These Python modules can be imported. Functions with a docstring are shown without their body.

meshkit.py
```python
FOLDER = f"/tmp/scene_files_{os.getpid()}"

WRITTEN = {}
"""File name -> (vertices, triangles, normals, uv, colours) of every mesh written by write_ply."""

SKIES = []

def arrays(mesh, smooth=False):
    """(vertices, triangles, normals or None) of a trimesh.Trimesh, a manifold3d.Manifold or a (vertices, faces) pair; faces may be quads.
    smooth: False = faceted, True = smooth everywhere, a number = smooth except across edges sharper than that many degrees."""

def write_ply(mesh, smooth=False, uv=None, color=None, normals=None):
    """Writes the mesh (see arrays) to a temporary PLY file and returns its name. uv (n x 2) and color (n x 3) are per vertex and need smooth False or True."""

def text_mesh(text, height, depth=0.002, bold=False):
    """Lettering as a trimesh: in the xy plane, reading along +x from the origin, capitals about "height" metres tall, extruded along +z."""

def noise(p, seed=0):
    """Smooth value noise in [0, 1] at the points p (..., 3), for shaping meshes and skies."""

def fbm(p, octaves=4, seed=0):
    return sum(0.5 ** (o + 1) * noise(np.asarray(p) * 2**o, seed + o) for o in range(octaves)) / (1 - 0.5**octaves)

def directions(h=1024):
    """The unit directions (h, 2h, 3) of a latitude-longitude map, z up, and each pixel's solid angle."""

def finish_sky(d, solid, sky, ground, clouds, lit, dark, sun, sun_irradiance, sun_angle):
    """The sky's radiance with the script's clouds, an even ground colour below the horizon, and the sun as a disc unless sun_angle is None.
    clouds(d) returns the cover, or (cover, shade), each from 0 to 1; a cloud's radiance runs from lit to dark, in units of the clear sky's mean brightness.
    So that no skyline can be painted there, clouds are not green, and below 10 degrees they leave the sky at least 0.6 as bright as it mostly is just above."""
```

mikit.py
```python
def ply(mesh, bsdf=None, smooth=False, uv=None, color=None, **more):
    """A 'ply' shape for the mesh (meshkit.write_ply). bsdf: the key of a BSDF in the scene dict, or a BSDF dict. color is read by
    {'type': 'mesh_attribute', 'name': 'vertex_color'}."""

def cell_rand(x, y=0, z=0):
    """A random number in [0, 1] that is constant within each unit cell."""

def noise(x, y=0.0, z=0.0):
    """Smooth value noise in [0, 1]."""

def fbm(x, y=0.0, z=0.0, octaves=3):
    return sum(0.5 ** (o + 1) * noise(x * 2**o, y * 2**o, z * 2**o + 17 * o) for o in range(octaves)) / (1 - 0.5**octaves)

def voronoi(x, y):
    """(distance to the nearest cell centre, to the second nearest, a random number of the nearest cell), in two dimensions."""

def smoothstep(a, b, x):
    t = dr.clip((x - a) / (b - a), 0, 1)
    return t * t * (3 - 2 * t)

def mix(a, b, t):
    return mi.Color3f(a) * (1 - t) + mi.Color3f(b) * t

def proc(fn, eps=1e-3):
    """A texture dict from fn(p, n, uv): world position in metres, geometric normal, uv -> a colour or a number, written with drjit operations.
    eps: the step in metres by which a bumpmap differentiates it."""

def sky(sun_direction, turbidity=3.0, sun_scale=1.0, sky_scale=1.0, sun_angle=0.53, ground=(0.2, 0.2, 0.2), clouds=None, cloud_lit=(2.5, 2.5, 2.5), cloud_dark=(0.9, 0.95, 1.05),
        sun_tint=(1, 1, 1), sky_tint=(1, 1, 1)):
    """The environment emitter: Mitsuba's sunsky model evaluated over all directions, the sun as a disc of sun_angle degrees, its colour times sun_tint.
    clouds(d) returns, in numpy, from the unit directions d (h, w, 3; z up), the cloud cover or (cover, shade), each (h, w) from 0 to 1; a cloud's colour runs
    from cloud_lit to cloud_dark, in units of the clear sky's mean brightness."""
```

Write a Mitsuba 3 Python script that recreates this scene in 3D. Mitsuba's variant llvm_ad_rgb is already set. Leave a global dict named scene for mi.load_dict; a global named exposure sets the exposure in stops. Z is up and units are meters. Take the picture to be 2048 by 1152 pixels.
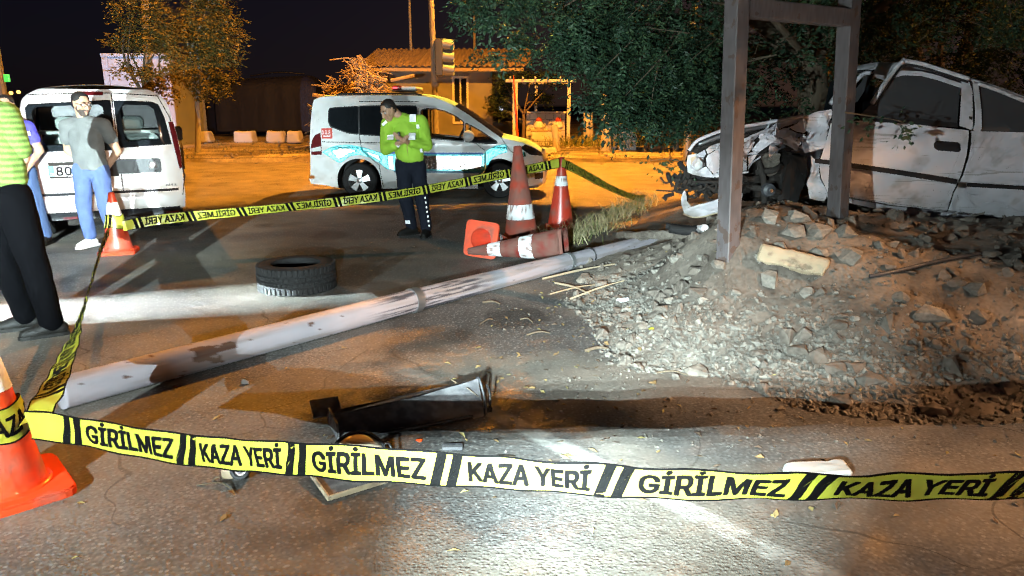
import math, random
import numpy as np, trimesh, manifold3d, shapely
import drjit as dr
import mitsuba as mi
import mikit, meshkit
from shapely.geometry import Polygon, LineString, Point, box as sbox
from shapely.ops import unary_union
from mikit import noise, fbm, voronoi, smoothstep, mix, cell_rand

T = mi.ScalarTransform4f
scene, labels = {'type': 'scene'}, {}

# ---------------------------------------------------------------- camera, sky, exposure
FPX, CX, CY, CAMH = 1462.0, 1024.0, 576.0, 1.6
PITCH = math.atan((576 - 212) / FPX)
scene['camera'] = {'type': 'perspective', 'fov': 2 * math.degrees(math.atan(1024 / FPX)), 'fov_axis': 'x',
                   'near_clip': 0.05, 'far_clip': 2000.0,
                   'to_world': T().look_at(origin=[0, 0, CAMH], target=[0, math.cos(PITCH), CAMH - math.sin(PITCH)], up=[0, 0, 1])}
exposure = 0.06
scene['sky_light'] = mikit.sky([0.3, 0.9, 0.12], turbidity=3, sun_scale=0.0, sky_scale=0.055, sky_tint=(0.85, 0.72, 1.7), ground=(0.1, 0.1, 0.1))
scene['sky_light']['sampling_weight'] = 0.6
SODIUM = np.array([1.0, 0.355, 0.03])
COOL = np.array([0.76, 0.97, 1.0])


def spot(key, pos, target, power, cutoff, beam, colour=COOL, weight=1.0):
    scene[key] = {'type': 'spot', 'sampling_weight': weight, 'to_world': T().look_at(origin=list(pos), target=list(target), up=[0, 0, 1]),
                  'intensity': {'type': 'rgb', 'value': list(map(float, np.asarray(colour) * power))}, 'cutoff_angle': cutoff, 'beam_width': beam}


# hand torch beside the photographer, work lamp on a stand, headlamp of the car parked on the left, floodlight by the white wall
TORCH, WORK, HEAD, FLOOD = (-0.42, -0.12, 1.22), (-2.75, -0.40, 1.25), (-7.0, 4.5, 0.62), (-14.8, 24.3, 0.4)
for i_ in range(3):      # the torch has three diodes
    spot(f'torch_beam_{i_}', (TORCH[0] + .05 * math.cos(2.1 * i_), TORCH[1] + .01, TORCH[2] + .05 * math.sin(2.1 * i_)), (0.66, 3.85, 0.0), 190.0, 19, 1)
spot('torch_core', TORCH, (0.20, 2.70, 0.0), 270.0, 7.5, 0.3)
spot('torch_spill', TORCH, (-1.0, 13.0, 0.8), 150.0, 22, 7, weight=4.0)
spot('torch_side', TORCH, (-4.2, 9.2, 1.1), 330.0, 13, 2)
spot('work_beam', WORK, (-5.6, 9.3, 0.9), 1500.0, 18, 2)
spot('work_spill', WORK, (0.0, 9.5, 1.0), 135.0, 64, 12)
spot('low_beam', HEAD, (-4.15, 5.45, 0.0), 8000.0, 8.0, 0.3)
spot('flood_beam', FLOOD, (-15.6, 29.5, 3.0), 105.0, 62, 40, (0.74, 0.84, 1.12))
LAMP_A, LAMP_B, LAMP_C = (1.2, 18.6, 10.5), (9.0, -1.2, 8.0), (-13.0, 22.0, 10.5)
LAMP_POWER = {'A': 2350.0, 'B': 1000.0, 'C': 500.0}


# ---------------------------------------------------------------- helpers
def ray(px, py):
    d = np.array([(px - CX) / FPX, 1.0, -(py - CY) / FPX])
    c, s = math.cos(PITCH), math.sin(PITCH)
    return np.array([d[0], c * d[1] + s * d[2], -s * d[1] + c * d[2]])


def g(px, py, z=0.0):
    d = ray(px, py)
    return np.array([0, 0, CAMH]) + d * ((z - CAMH) / d[2])


def at(px, py, Y):
    d = ray(px, py)
    return np.array([0, 0, CAMH]) + d * (Y / d[1])


TAKEN = {}


def fresh(name):
    n = TAKEN.get(name, -1) + 1
    TAKEN[name] = n
    return name if n == 0 else f'{name}_{n:03d}'


def thing(name, label, cat, group=None):
    k = fresh(name)
    labels[k] = {'label': label, 'category': cat}
    if group:
        labels[k]['group'] = group
    return k


def put(parent, name, mesh, bsdf, smooth=35, label=None, **kw):
    k = fresh(f'{parent}__{name}')
    scene[k] = mikit.ply(mesh, 'mat_' + bsdf, smooth, **kw)
    if label:
        labels[k] = {'label': label}
    return k


def solo(name, label, cat, mesh, bsdf, smooth=35, group=None, kind=None, **kw):
    k = fresh(name)
    scene[k] = mikit.ply(mesh, 'mat_' + bsdf, smooth, **kw)
    labels[k] = {'label': label, 'category': cat}
    if group:
        labels[k]['group'] = group
    if kind:
        labels[k]['kind'] = kind
    return k


def struct(name, mesh, bsdf, smooth=False, label=None, **kw):
    k = fresh(name)
    scene[k] = mikit.ply(mesh, 'mat_' + bsdf, smooth, **kw)
    labels[k] = {'kind': 'structure', 'label': label or name.replace('_', ' '), 'category': name.replace('_', ' ')}
    return k


def cat(*ms):
    ms = [m for x in ms for m in (x if isinstance(x, list) else [x])]
    return trimesh.util.concatenate(ms) if len(ms) > 1 else ms[0]


def move(m, M):
    m = m.copy()
    m.apply_transform(M)
    return m


def rotz(a, loc=(0, 0, 0)):
    c, s = math.cos(a), math.sin(a)
    return np.array([[c, -s, 0, loc[0]], [s, c, 0, loc[1]], [0, 0, 1, loc[2]], [0, 0, 0, 1.0]])


def frame(o, x, y, z):
    M = np.eye(4)
    M[:3, 0], M[:3, 1], M[:3, 2], M[:3, 3] = x, y, z, o
    return M


def unit(v):
    v = np.asarray(v, float)
    return v / np.linalg.norm(v)


def box(x0, x1, y0, y1, z0, z1, ch=0.0):
    """a box, its edges chamfered by ch"""
    if ch <= 0:
        m = trimesh.creation.box((x1 - x0, y1 - y0, z1 - z0))
        m.apply_translation(((x0 + x1) / 2, (y0 + y1) / 2, (z0 + z1) / 2))
        return m
    pts = []
    for x, sx in ((x0, 1), (x1, -1)):
        for y, sy in ((y0, 1), (y1, -1)):
            for z, sz in ((z0, 1), (z1, -1)):
                pts += [(x + sx * ch, y + sy * ch, z), (x + sx * ch, y, z + sz * ch), (x, y + sy * ch, z + sz * ch)]
    return hull(pts)


def hull(pts):
    m = manifold3d.Manifold.hull_points(np.asarray(pts, float)).to_mesh()
    return trimesh.Trimesh(m.vert_properties[:, :3], m.tri_verts, process=False)


def tube(points, r, sides=8, caps=True):
    p = np.asarray(points, float)
    r = np.broadcast_to(r, (len(p),)).astype(float)
    t = np.gradient(p, axis=0)
    t /= np.linalg.norm(t, axis=1, keepdims=True) + 1e-12
    ref = np.where(np.abs(t[:, 2:]) < 0.9, [[0, 0, 1.0]], [[1.0, 0, 0]])
    a = np.cross(t, ref)
    a /= np.linalg.norm(a, axis=1, keepdims=True) + 1e-12
    b = np.cross(t, a)
    ang = np.arange(sides) * 2 * np.pi / sides
    v = (p[:, None] + r[:, None, None] * (np.cos(ang)[None, :, None] * a[:, None] + np.sin(ang)[None, :, None] * b[:, None])).reshape(-1, 3)
    i, j = np.meshgrid(np.arange(len(p) - 1), np.arange(sides), indexing='ij')
    q = np.stack([i * sides + j, i * sides + (j + 1) % sides, (i + 1) * sides + (j + 1) % sides, (i + 1) * sides + j], -1).reshape(-1, 4)
    f = np.vstack([q[:, [0, 1, 2]], q[:, [0, 2, 3]]])
    if caps:
        n = len(v)
        v = np.vstack([v, p[:1], p[-1:]])
        k = np.arange(sides)
        e = (len(p) - 1) * sides
        f = np.vstack([f, np.stack([k * 0 + n, (k + 1) % sides, k], 1), np.stack([k * 0 + n + 1, e + k, e + (k + 1) % sides], 1)])
    return trimesh.Trimesh(v, f[:, ::-1], process=False)


def lathe(profile, n=40):
    """profile: list of (r, z), revolved about z"""
    pr = np.asarray(profile, float)
    ang = np.arange(n) * 2 * np.pi / n
    v = np.stack([pr[:, None, 0] * np.cos(ang), pr[:, None, 0] * np.sin(ang), np.repeat(pr[:, 1:2], n, 1)], -1).reshape(-1, 3)
    i, j = np.meshgrid(np.arange(len(pr) - 1), np.arange(n), indexing='ij')
    q = np.stack([i * n + j, i * n + (j + 1) % n, (i + 1) * n + (j + 1) % n, (i + 1) * n + j], -1).reshape(-1, 4)
    return trimesh.Trimesh(v, np.vstack([q[:, [0, 1, 2]], q[:, [0, 2, 3]]]), process=False)


def grid(P):
    """a quad grid (m, n, 3) as a mesh"""
    m, n = P.shape[:2]
    i, j = np.meshgrid(np.arange(m - 1), np.arange(n - 1), indexing='ij')
    a = i * n + j
    q = np.stack([a, a + 1, a + n + 1, a + n], -1).reshape(-1, 4)
    return trimesh.Trimesh(P.reshape(-1, 3), np.vstack([q[:, [0, 1, 2]], q[:, [0, 2, 3]]]), process=False)


def flat(poly, edge=0.06):
    """a shapely polygon as plane points and triangles no longer than edge"""
    vs, fs, n = [], [], 0
    for p in getattr(poly, 'geoms', [poly]):
        if p.is_empty or p.geom_type != 'Polygon' or p.area < 1e-7:
            continue
        p = shapely.segmentize(p, edge)
        v, f = trimesh.creation.triangulate_polygon(p, engine='earcut')
        v3, f = trimesh.remesh.subdivide_to_size(np.column_stack([v, np.zeros(len(v))]), f, max_edge=edge * 1.6, max_iter=12)
        vs.append(v3[:, :2]); fs.append(f + n); n += len(v3)
    v, f = np.vstack(vs), np.vstack(fs)
    m = trimesh.Trimesh(np.column_stack([v, np.zeros(len(v))]), f, process=True)
    return m.vertices[:, :2], m.faces


def lift(poly, fn, edge=0.06):
    v, f = flat(poly, edge)
    return trimesh.Trimesh(fn(v[:, 0], v[:, 1]), f, process=False)


def poly(*pts):
    return Polygon(pts).buffer(0)


def curve(pts, n=40):
    """smooth curve through points (Catmull-Rom)"""
    p = np.asarray(pts, float)
    p = np.vstack([2 * p[0] - p[1], p, 2 * p[-1] - p[-2]])
    out = []
    segs = len(p) - 3
    for s in np.linspace(0, segs - 1e-9, n):
        i = int(s); t = s - i
        a, b, c, d = p[i:i + 4]
        out.append(0.5 * ((2 * b) + (-a + c) * t + (2 * a - 5 * b + 4 * c - d) * t * t + (-a + 3 * b - 3 * c + d) * t ** 3))
    return np.array(out)


# ---------------------------------------------------------------- materials
def two(d):
    return {'type': 'twosided', 'bsdf': d}


def mat(name, col, rough=0.5, metal=0.0, spec=0.5, coat=0.0, bump=None, bs=1.0):
    c = col if isinstance(col, dict) else {'type': 'rgb', 'value': list(col)}
    d = {'type': 'principled', 'base_color': c, 'roughness': rough, 'metallic': metal, 'specular': spec}
    if coat:
        d['clearcoat'] = coat
        d['clearcoat_gloss'] = 0.9
    if bump:
        d = {'type': 'bumpmap', 'arbitrary': bump, 'scale': bs, 'bsdf': d}
    scene['mat_' + name] = two(d)
    return name


VC = {'type': 'mesh_attribute', 'name': 'vertex_color'}


def asphalt(p, n, uv):
    big = fbm(p.x * 0.55 + 3, p.y * 0.55, 0, 3)
    mid = fbm(p.x * 3.1, p.y * 3.1, 4, 3)
    grit = noise(p.x * 95, p.y * 95, 1)
    v1, v2, w = voronoi(p.x * 42, p.y * 42)
    stone = smoothstep(0.42, 0.2, v1)
    c = mix((0.075, 0.072, 0.07), (0.125, 0.118, 0.11), smoothstep(0.3, 0.7, big))
    c = c * (0.72 + 0.55 * mid)
    c = mix(c, mi.Color3f(0.21, 0.205, 0.195), stone * w * w * 0.75)
    c = c * (0.75 + 0.5 * grit)
    # oil and soil stains
    st = smoothstep(0.60, 0.70, fbm(p.x * 1.3 + 9, p.y * 1.1, 7, 4))
    c = c * (1 - 0.45 * st)
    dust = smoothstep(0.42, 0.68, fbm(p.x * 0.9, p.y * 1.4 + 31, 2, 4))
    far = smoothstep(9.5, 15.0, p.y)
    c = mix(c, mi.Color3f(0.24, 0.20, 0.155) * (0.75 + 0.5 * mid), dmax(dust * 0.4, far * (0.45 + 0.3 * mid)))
    # faded edge line
    e = p.x - (1.10 - (p.y - 2.25) * 0.857)
    k = smoothstep(0.10, 0.05, dr.abs(e + 0.06 * (mid - 0.5)))
    worn = smoothstep(0.32, 0.6, fbm(p.x * 9, p.y * 9, 3, 3) + 0.12)
    near = smoothstep(4.6, 3.8, p.y)
    c = mix(c, mi.Color3f(0.42, 0.41, 0.38), k * worn * near * 0.42)
    # hair cracks
    q1, q2, _ = voronoi(p.x * 0.8 + 0.35 * fbm(p.x * 3, p.y * 3, 0, 2), p.y * 0.8 + 0.35 * fbm(p.x * 3, p.y * 3, 8, 2))
    crack = smoothstep(0.014, 0.004, q2 - q1)
    return c * (1 - 0.4 * crack * smoothstep(0.45, 0.6, big))


def dmax(a, b):
    return dr.maximum(a, b)


def asphalt_bump(p, n, uv):
    v1, v2, w = voronoi(p.x * 60, p.y * 60)
    return 0.0045 * (smoothstep(0.6, 0.1, v1) * w) + 0.004 * noise(p.x * 30, p.y * 30) + 0.006 * fbm(p.x * 5, p.y * 5, 0, 2)


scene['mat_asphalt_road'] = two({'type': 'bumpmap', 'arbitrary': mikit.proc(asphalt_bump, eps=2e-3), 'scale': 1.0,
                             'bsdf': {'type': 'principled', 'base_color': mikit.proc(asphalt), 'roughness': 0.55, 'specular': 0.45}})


def soil(p, n, uv):
    big = fbm(p.x * 1.1, p.y * 1.1, p.z, 3)
    mid = fbm(p.x * 7, p.y * 7, p.z * 7, 3)
    v1, v2, w = voronoi(p.x * 26, p.y * 26)
    c = mix((0.12, 0.10, 0.083), (0.245, 0.21, 0.175), smoothstep(0.3, 0.7, big))
    c = c * (0.6 + 0.8 * mid)
    return c * (0.8 + 0.4 * noise(p.x * 60, p.y * 60, p.z * 60))


def soil_bump(p, n, uv):
    v1, v2, w = voronoi(p.x * 26, p.y * 26)
    return 0.012 * smoothstep(0.5, 0.1, v1) * w + 0.02 * fbm(p.x * 9, p.y * 9, p.z * 9, 3)


mat('soil', mikit.proc(soil), 0.95, spec=0.15, bump=mikit.proc(soil_bump, eps=3e-3))


def rock(p, n, uv):
    return mix((0.11, 0.098, 0.084), (0.27, 0.245, 0.21), fbm(p.x * 6 + 5, p.y * 6, p.z * 6, 2)) * (0.7 + 0.6 * noise(p.x * 60, p.y * 60, p.z * 60))


mat('rock', mikit.proc(rock), 0.9, spec=0.2)
mat('tinted', VC, 0.55)                       # colour per vertex: dirt, rust, stripes
mat('tinted_matte', VC, 0.85, spec=0.2)
mat('tinted_gloss', VC, 0.3, coat=0.6)


def paint_dirt(base, dirt):
    def fn(p, n, uv):
        k = fbm(p.x * 5, p.y * 5, p.z * 5, 3)
        low = smoothstep(0.9, 0.15, p.z)
        return mix(base, dirt, dr.clip(smoothstep(0.45, 0.75, k) * 0.25 + low * k * 0.35, 0, 1))
    return mikit.proc(fn)


mat('white_paint', paint_dirt((0.74, 0.74, 0.73), (0.42, 0.38, 0.33)), 0.32, coat=0.5)


def wreck_dirt(p, n, uv):
    k = fbm(p.x * 6, p.y * 6, p.z * 6, 4)
    sc = noise(p.x * 9, p.y * 9, p.z * 90) * noise(p.x * 2.1, p.y * 2, p.z * 14)
    low = smoothstep(1.15, 0.75, p.z + 0.15 * p.x - 0.5)
    c = mix((0.70, 0.68, 0.73), (0.30, 0.265, 0.23), dr.clip(smoothstep(0.5, 0.72, k) * 0.4 + low * k * 0.6, 0, 1))
    return mix(c, mi.Color3f(0.28, 0.26, 0.25), smoothstep(0.52, 0.64, sc) * 0.55)


mat('wreck_paint', mikit.proc(wreck_dirt), 0.36, coat=0.35)


def brown_paint(p, n, uv):
    k = fbm(p.x * 8, p.y * 8, p.z * 3, 3)
    c = mix((0.125, 0.108, 0.112), (0.085, 0.072, 0.070), k) * (0.85 + 0.3 * noise(p.x * 70, p.y * 70, p.z * 12))
    chip = smoothstep(0.66, 0.70, fbm(p.x * 17, p.y * 17, p.z * 11, 4) + 0.12 * smoothstep(1.1, 0.7, p.z))
    return mix(c, mi.Color3f(0.085, 0.05, 0.035), chip * 0.7)


mat('frame_paint', mikit.proc(brown_paint), 0.5)
mat('rubber', (0.020, 0.019, 0.019), 0.75, spec=0.2)
mat('black_plastic', (0.022, 0.022, 0.024), 0.45)
mat('dark_glass', (0.010, 0.012, 0.014), 0.06, spec=0.7)
mat('grey_glass', (0.062, 0.062, 0.066), 0.14, spec=0.5)
mat('underbody', (0.035, 0.03, 0.027), 0.9, spec=0.1)
mat('alloy', (0.62, 0.62, 0.62), 0.3, metal=0.85)
mat('chrome', (0.8, 0.8, 0.8), 0.12, metal=1.0)
mat('red_lens', (0.10, 0.008, 0.010), 0.2, coat=0.6)
mat('stubble', (0.05, 0.032, 0.024), 0.7)
mat('van_trim', (0.20, 0.24, 0.22), 0.7)
mat('clear_lens', (0.62, 0.63, 0.62), 0.12, coat=1.0, spec=0.8)
mat('retro_white', (0.93, 0.93, 0.93), 0.5)
mat('retro_foil', (0.9, 0.94, 0.95), 0.075, metal=1.0)
mat('teal_film', (0.03, 0.55, 0.60), 0.4)
mat('navy_film', (0.02, 0.12, 0.22), 0.4)
mat('red_print', (0.62, 0.05, 0.03), 0.5)
mat('blue_print', (0.02, 0.11, 0.5), 0.5)
mat('white_plate', (0.8, 0.8, 0.8), 0.4)
mat('black_print', (0.004, 0.004, 0.004), 0.7, spec=0.05)
mat('tape_yellow', {'type': 'rgb', 'value': [0.40, 0.41, 0.045]}, 0.28, spec=0.5)
mat('skin', (0.40, 0.225, 0.14), 0.55)
mat('hair', (0.014, 0.011, 0.010), 0.6)
mat('lips', (0.34, 0.15, 0.12), 0.5)
mat('eye_white', (0.6, 0.58, 0.55), 0.3)
mat('steel', (0.30, 0.30, 0.31), 0.45, metal=0.8)
mat('dark_steel', (0.05, 0.05, 0.055), 0.5)
scene['mat_pane'] = {'type': 'thindielectric', 'int_ior': 1.5}


def cloth(name, col, scale=55.0):
    def fn(p, n, uv):
        return mi.Color3f(col) * (0.78 + 0.3 * fbm(p.x * 14, p.y * 14, p.z * 14, 2) + 0.12 * noise(p.x * scale * 4, p.y * scale * 4, p.z * scale * 4))
    return mat(name, mikit.proc(fn), 0.9, spec=0.1)


cloth('grey_cloth', (0.12, 0.122, 0.118))
cloth('denim', (0.075, 0.105, 0.23))
mat('dark_cloth', (0.002, 0.002, 0.0025), 0.9, spec=0.02)
mat('blue_cloth', (0.08, 0.07, 0.42), 0.9, spec=0.1)
mat('jean_dark', (0.05, 0.075, 0.15), 0.9, spec=0.1)
mat('hivis', (0.30, 0.52, 0.04), 0.85)
mat('navy_cloth', (0.012, 0.014, 0.022), 0.9, spec=0.1)
mat('shoe_white', (0.75, 0.72, 0.68), 0.6)
mat('shoe_dark', (0.010, 0.009, 0.008), 0.6, spec=0.2)


def wall_plaster(p, n, uv):
    return mi.Color3f(0.27, 0.25, 0.22) * (0.72 + 0.4 * fbm(p.x * 1.5, p.y * 1.5, p.z * 1.1, 4))


mat('plaster', mikit.proc(wall_plaster), 0.9, spec=0.1)
mat('roof_sheet', (0.25, 0.19, 0.15), 0.55)
mat('white_wood', (0.62, 0.60, 0.56), 0.7)


def timber(p, n, uv):
    return mix((0.30, 0.22, 0.14), (0.50, 0.40, 0.28), fbm(p.x * 4, p.y * 4, p.z * 4, 3))


mat('timber', mikit.proc(timber), 0.85, spec=0.15)
mat('bark', (0.13, 0.10, 0.07), 0.95, spec=0.1)
mat('white_bark', (0.42, 0.39, 0.34), 0.95, spec=0.1)
mat('tarp', (0.012, 0.015, 0.042), 0.7)
mat('sack', (0.55, 0.52, 0.46), 0.85, spec=0.1)
mat('white_wall', (0.34, 0.37, 0.45), 0.8)
mat('leaf', VC, 0.5, spec=0.35)
mat('dry_grass', VC, 0.9, spec=0.1)
mat('orange_plastic', (0.75, 0.085, 0.02), 0.42)
mat('pale_stone', (0.40, 0.39, 0.37), 0.85, spec=0.15)
mat('sandstone', mikit.proc(lambda p, n, uv: mix((0.33, 0.265, 0.18), (0.17, 0.13, 0.09), smoothstep(0.45, 0.7, fbm(p.x * 14, p.y * 14, p.z * 14, 4)))), 0.9, spec=0.15)
mat('red_cloth', (0.5, 0.04, 0.03), 0.7)

# ---------------------------------------------------------------- the setting
RNG = np.random.default_rng(11)
xs = np.concatenate([np.linspace(-400, -30, 12), np.linspace(-25, 25, 60), np.linspace(30, 400, 12)])
ys = np.concatenate([[-60, -20], np.linspace(-5, 34, 60), np.linspace(40, 600, 12)])
X, Y = np.meshgrid(xs, ys, indexing='ij')
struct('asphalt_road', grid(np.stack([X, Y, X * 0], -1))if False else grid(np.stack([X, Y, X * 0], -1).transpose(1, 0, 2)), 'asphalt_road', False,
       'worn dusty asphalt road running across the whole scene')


def verge_col(p, n, uv):
    k = fbm(p.x * 0.7, p.y * 0.9, 0, 4)
    m = fbm(p.x * 6, p.y * 6, 2, 2)
    tr = noise(p.x * 0.25, p.y * 2.6, 3)
    st = noise(p.x * 26, p.y * 26, 5)
    c = mix((0.13, 0.105, 0.075), (0.27, 0.225, 0.16), smoothstep(0.3, 0.65, k)) * (0.55 + 0.5 * m + 0.4 * st)
    return c * (1 - 0.45 * smoothstep(0.62, 0.75, tr))


mat('gravel_stone', mikit.proc(lambda p, n, uv: mix((0.09, 0.080, 0.068), (0.215, 0.195, 0.168), cell_rand(p.x * 30, p.y * 30, 3)) * (0.8 + 0.4 * noise(p.x * 50, p.y * 50, p.z * 50))), 0.9, spec=0.15)
mat('verge_soil', mikit.proc(verge_col), 0.95, spec=0.1)
# bare verge beyond the road: a low kerb, then earth that rises and falls a little
vx = np.concatenate([[-300, -80], np.linspace(-40, 30, 120), [70, 300]])
vy = np.concatenate([[21.6, 21.75, 22.2], np.linspace(23, 60, 50), [100, 300]])
X, Y = np.meshgrid(vx, vy, indexing='ij')
Z = 0.06 + 0.16 * (meshkit.fbm(np.stack([X * .35, Y * .35, X * 0], -1), 3, 4) - 0.35)
Z[:, 0] = -0.05
struct('bare_verge', grid(np.stack([X, Y, Z], -1).transpose(1, 0, 2)), 'verge_soil', True, 'sandy bare verge on the far side of the road')

# dirt mound of the dug-up island on the right
MP = [(*g(px, py)[:2], -0.05) for px, py in ((1085, 600), (1180, 690), (1290, 770), (1400, 815), (1700, 850), (2048, 868), (2500, 880), (1110, 500), (1180, 455), (1280, 405))]
MP += [(*g(px, py, z)[:2], z) for px, py, z in ((1250, 590, .12), (1360, 640, .22), (1300, 540, .20), (1390, 545, .40), (1500, 640, .26), (1500, 560, .46), (1600, 540, .53), (1750, 600, .42),
       (1750, 700, .20), (2000, 690, .20), (2000, 590, .45), (1400, 490, .58), (1900, 500, .63), (2040, 500, .63), (2400, 600, .45), (2400, 480, .66))]
MP += [(1.55, 5.0, .68), (2.6, 5.6, .745), (2.0, 6.6, .66), (3.2, 6.4, .70), (4.5, 6.2, .70), (3, 8, .6), (6, 8, .7), (7, 6, .7), (9, 8, .7), (9, 5, .65), (9, 3.5, .3), (2.4, 10, .22), (4, 12, .3),
       (9, 12, .4), (6, 14, .1), (3, 14.5, -.1), (9, 15, -.1), (13, 8, .6), (13, 14, .1), (13, 3, .1), (1.2, 10, -.1), (1.7, 12.8, -.1), (0.6, 7.8, .05), (1.0, 7.2, .06), (1.3, 7.6, .10), (1.55, 8.2, .06), (1.15, 6.6, .16), (0.2, 7.0, -.1), (-1.5, 6, -.4), (-1, 12, -.4), (0, 2, -.5), (5, 1, -.5), (12, 0, -.5), (1.0, 4, -.12)]
from scipy.interpolate import RBFInterpolator
MP = np.array(MP)
RBF = RBFInterpolator(MP[:, :2], MP[:, 2], kernel='thin_plate_spline', smoothing=0.002, neighbors=40)


def mound(x, y):
    x, y = np.asarray(x, float), np.asarray(y, float)
    q = np.stack([x.ravel(), y.ravel()], 1)
    z = np.clip(RBF(q), -0.3, 0.86).reshape(x.shape)
    amp = np.clip(z + 0.05, 0, 0.3) / 0.3
    z = z + amp * (0.13 * (meshkit.fbm(np.stack([x * 2.2, y * 2.2, x * 0], -1), 4, 3) - 0.5) + 0.05 * (meshkit.fbm(np.stack([x * 11, y * 11, x * 0], -1), 3, 8) - 0.5))
    return z


X, Y = np.meshgrid(np.linspace(-0.4, 8.4, 300), np.linspace(2.4, 12.6, 320), indexing='ij')
MZ = mound(X, Y)
struct('dirt_mound', grid(np.stack([X, Y, MZ], -1).transpose(1, 0, 2)), 'soil', True, 'heap of loose dirt and rubble around the sign frame')
X2, Y2 = np.meshgrid(np.linspace(8.4, 22, 60), np.linspace(-2, 16, 70), indexing='ij')
struct('dirt_bank', grid(np.stack([X2, Y2, mound(np.minimum(X2, 12.5), Y2) - 0.02], -1).transpose(1, 0, 2)), 'soil', True, 'dirt bank going on behind the wrecked car')


def topz(x, y):
    return float(np.maximum(mound(np.array([x]), np.array([y]))[0], 0.0))


def hit(px, py):
    """where the line of sight through a pixel meets the ground or the mound"""
    d = ray(px, py)
    t = np.linspace(1.5, 16, 1600)
    p = np.array([0, 0, CAMH]) + t[:, None] * d
    z = np.maximum(mound(p[:, 0], p[:, 1]), 0.0)
    z = np.where((p[:, 0] < -0.4) | (p[:, 1] < 2.4), 0.0, z)
    i = np.argmax(p[:, 2] < z)
    return p[i]


def stone_mesh(r, seed, flatness=0.7):
    q = np.random.default_rng(seed).normal(size=(14, 3))
    q /= np.linalg.norm(q, axis=1, keepdims=True)
    q *= np.random.default_rng(seed + 1).uniform(0.75, 1.1, (14, 1))
    return hull(q * np.array([1, 0.85, flatness]) * r)


STONES = [stone_mesh(1.0, 100 + k, 0.55 + 0.06 * k) for k in range(6)]


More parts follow.
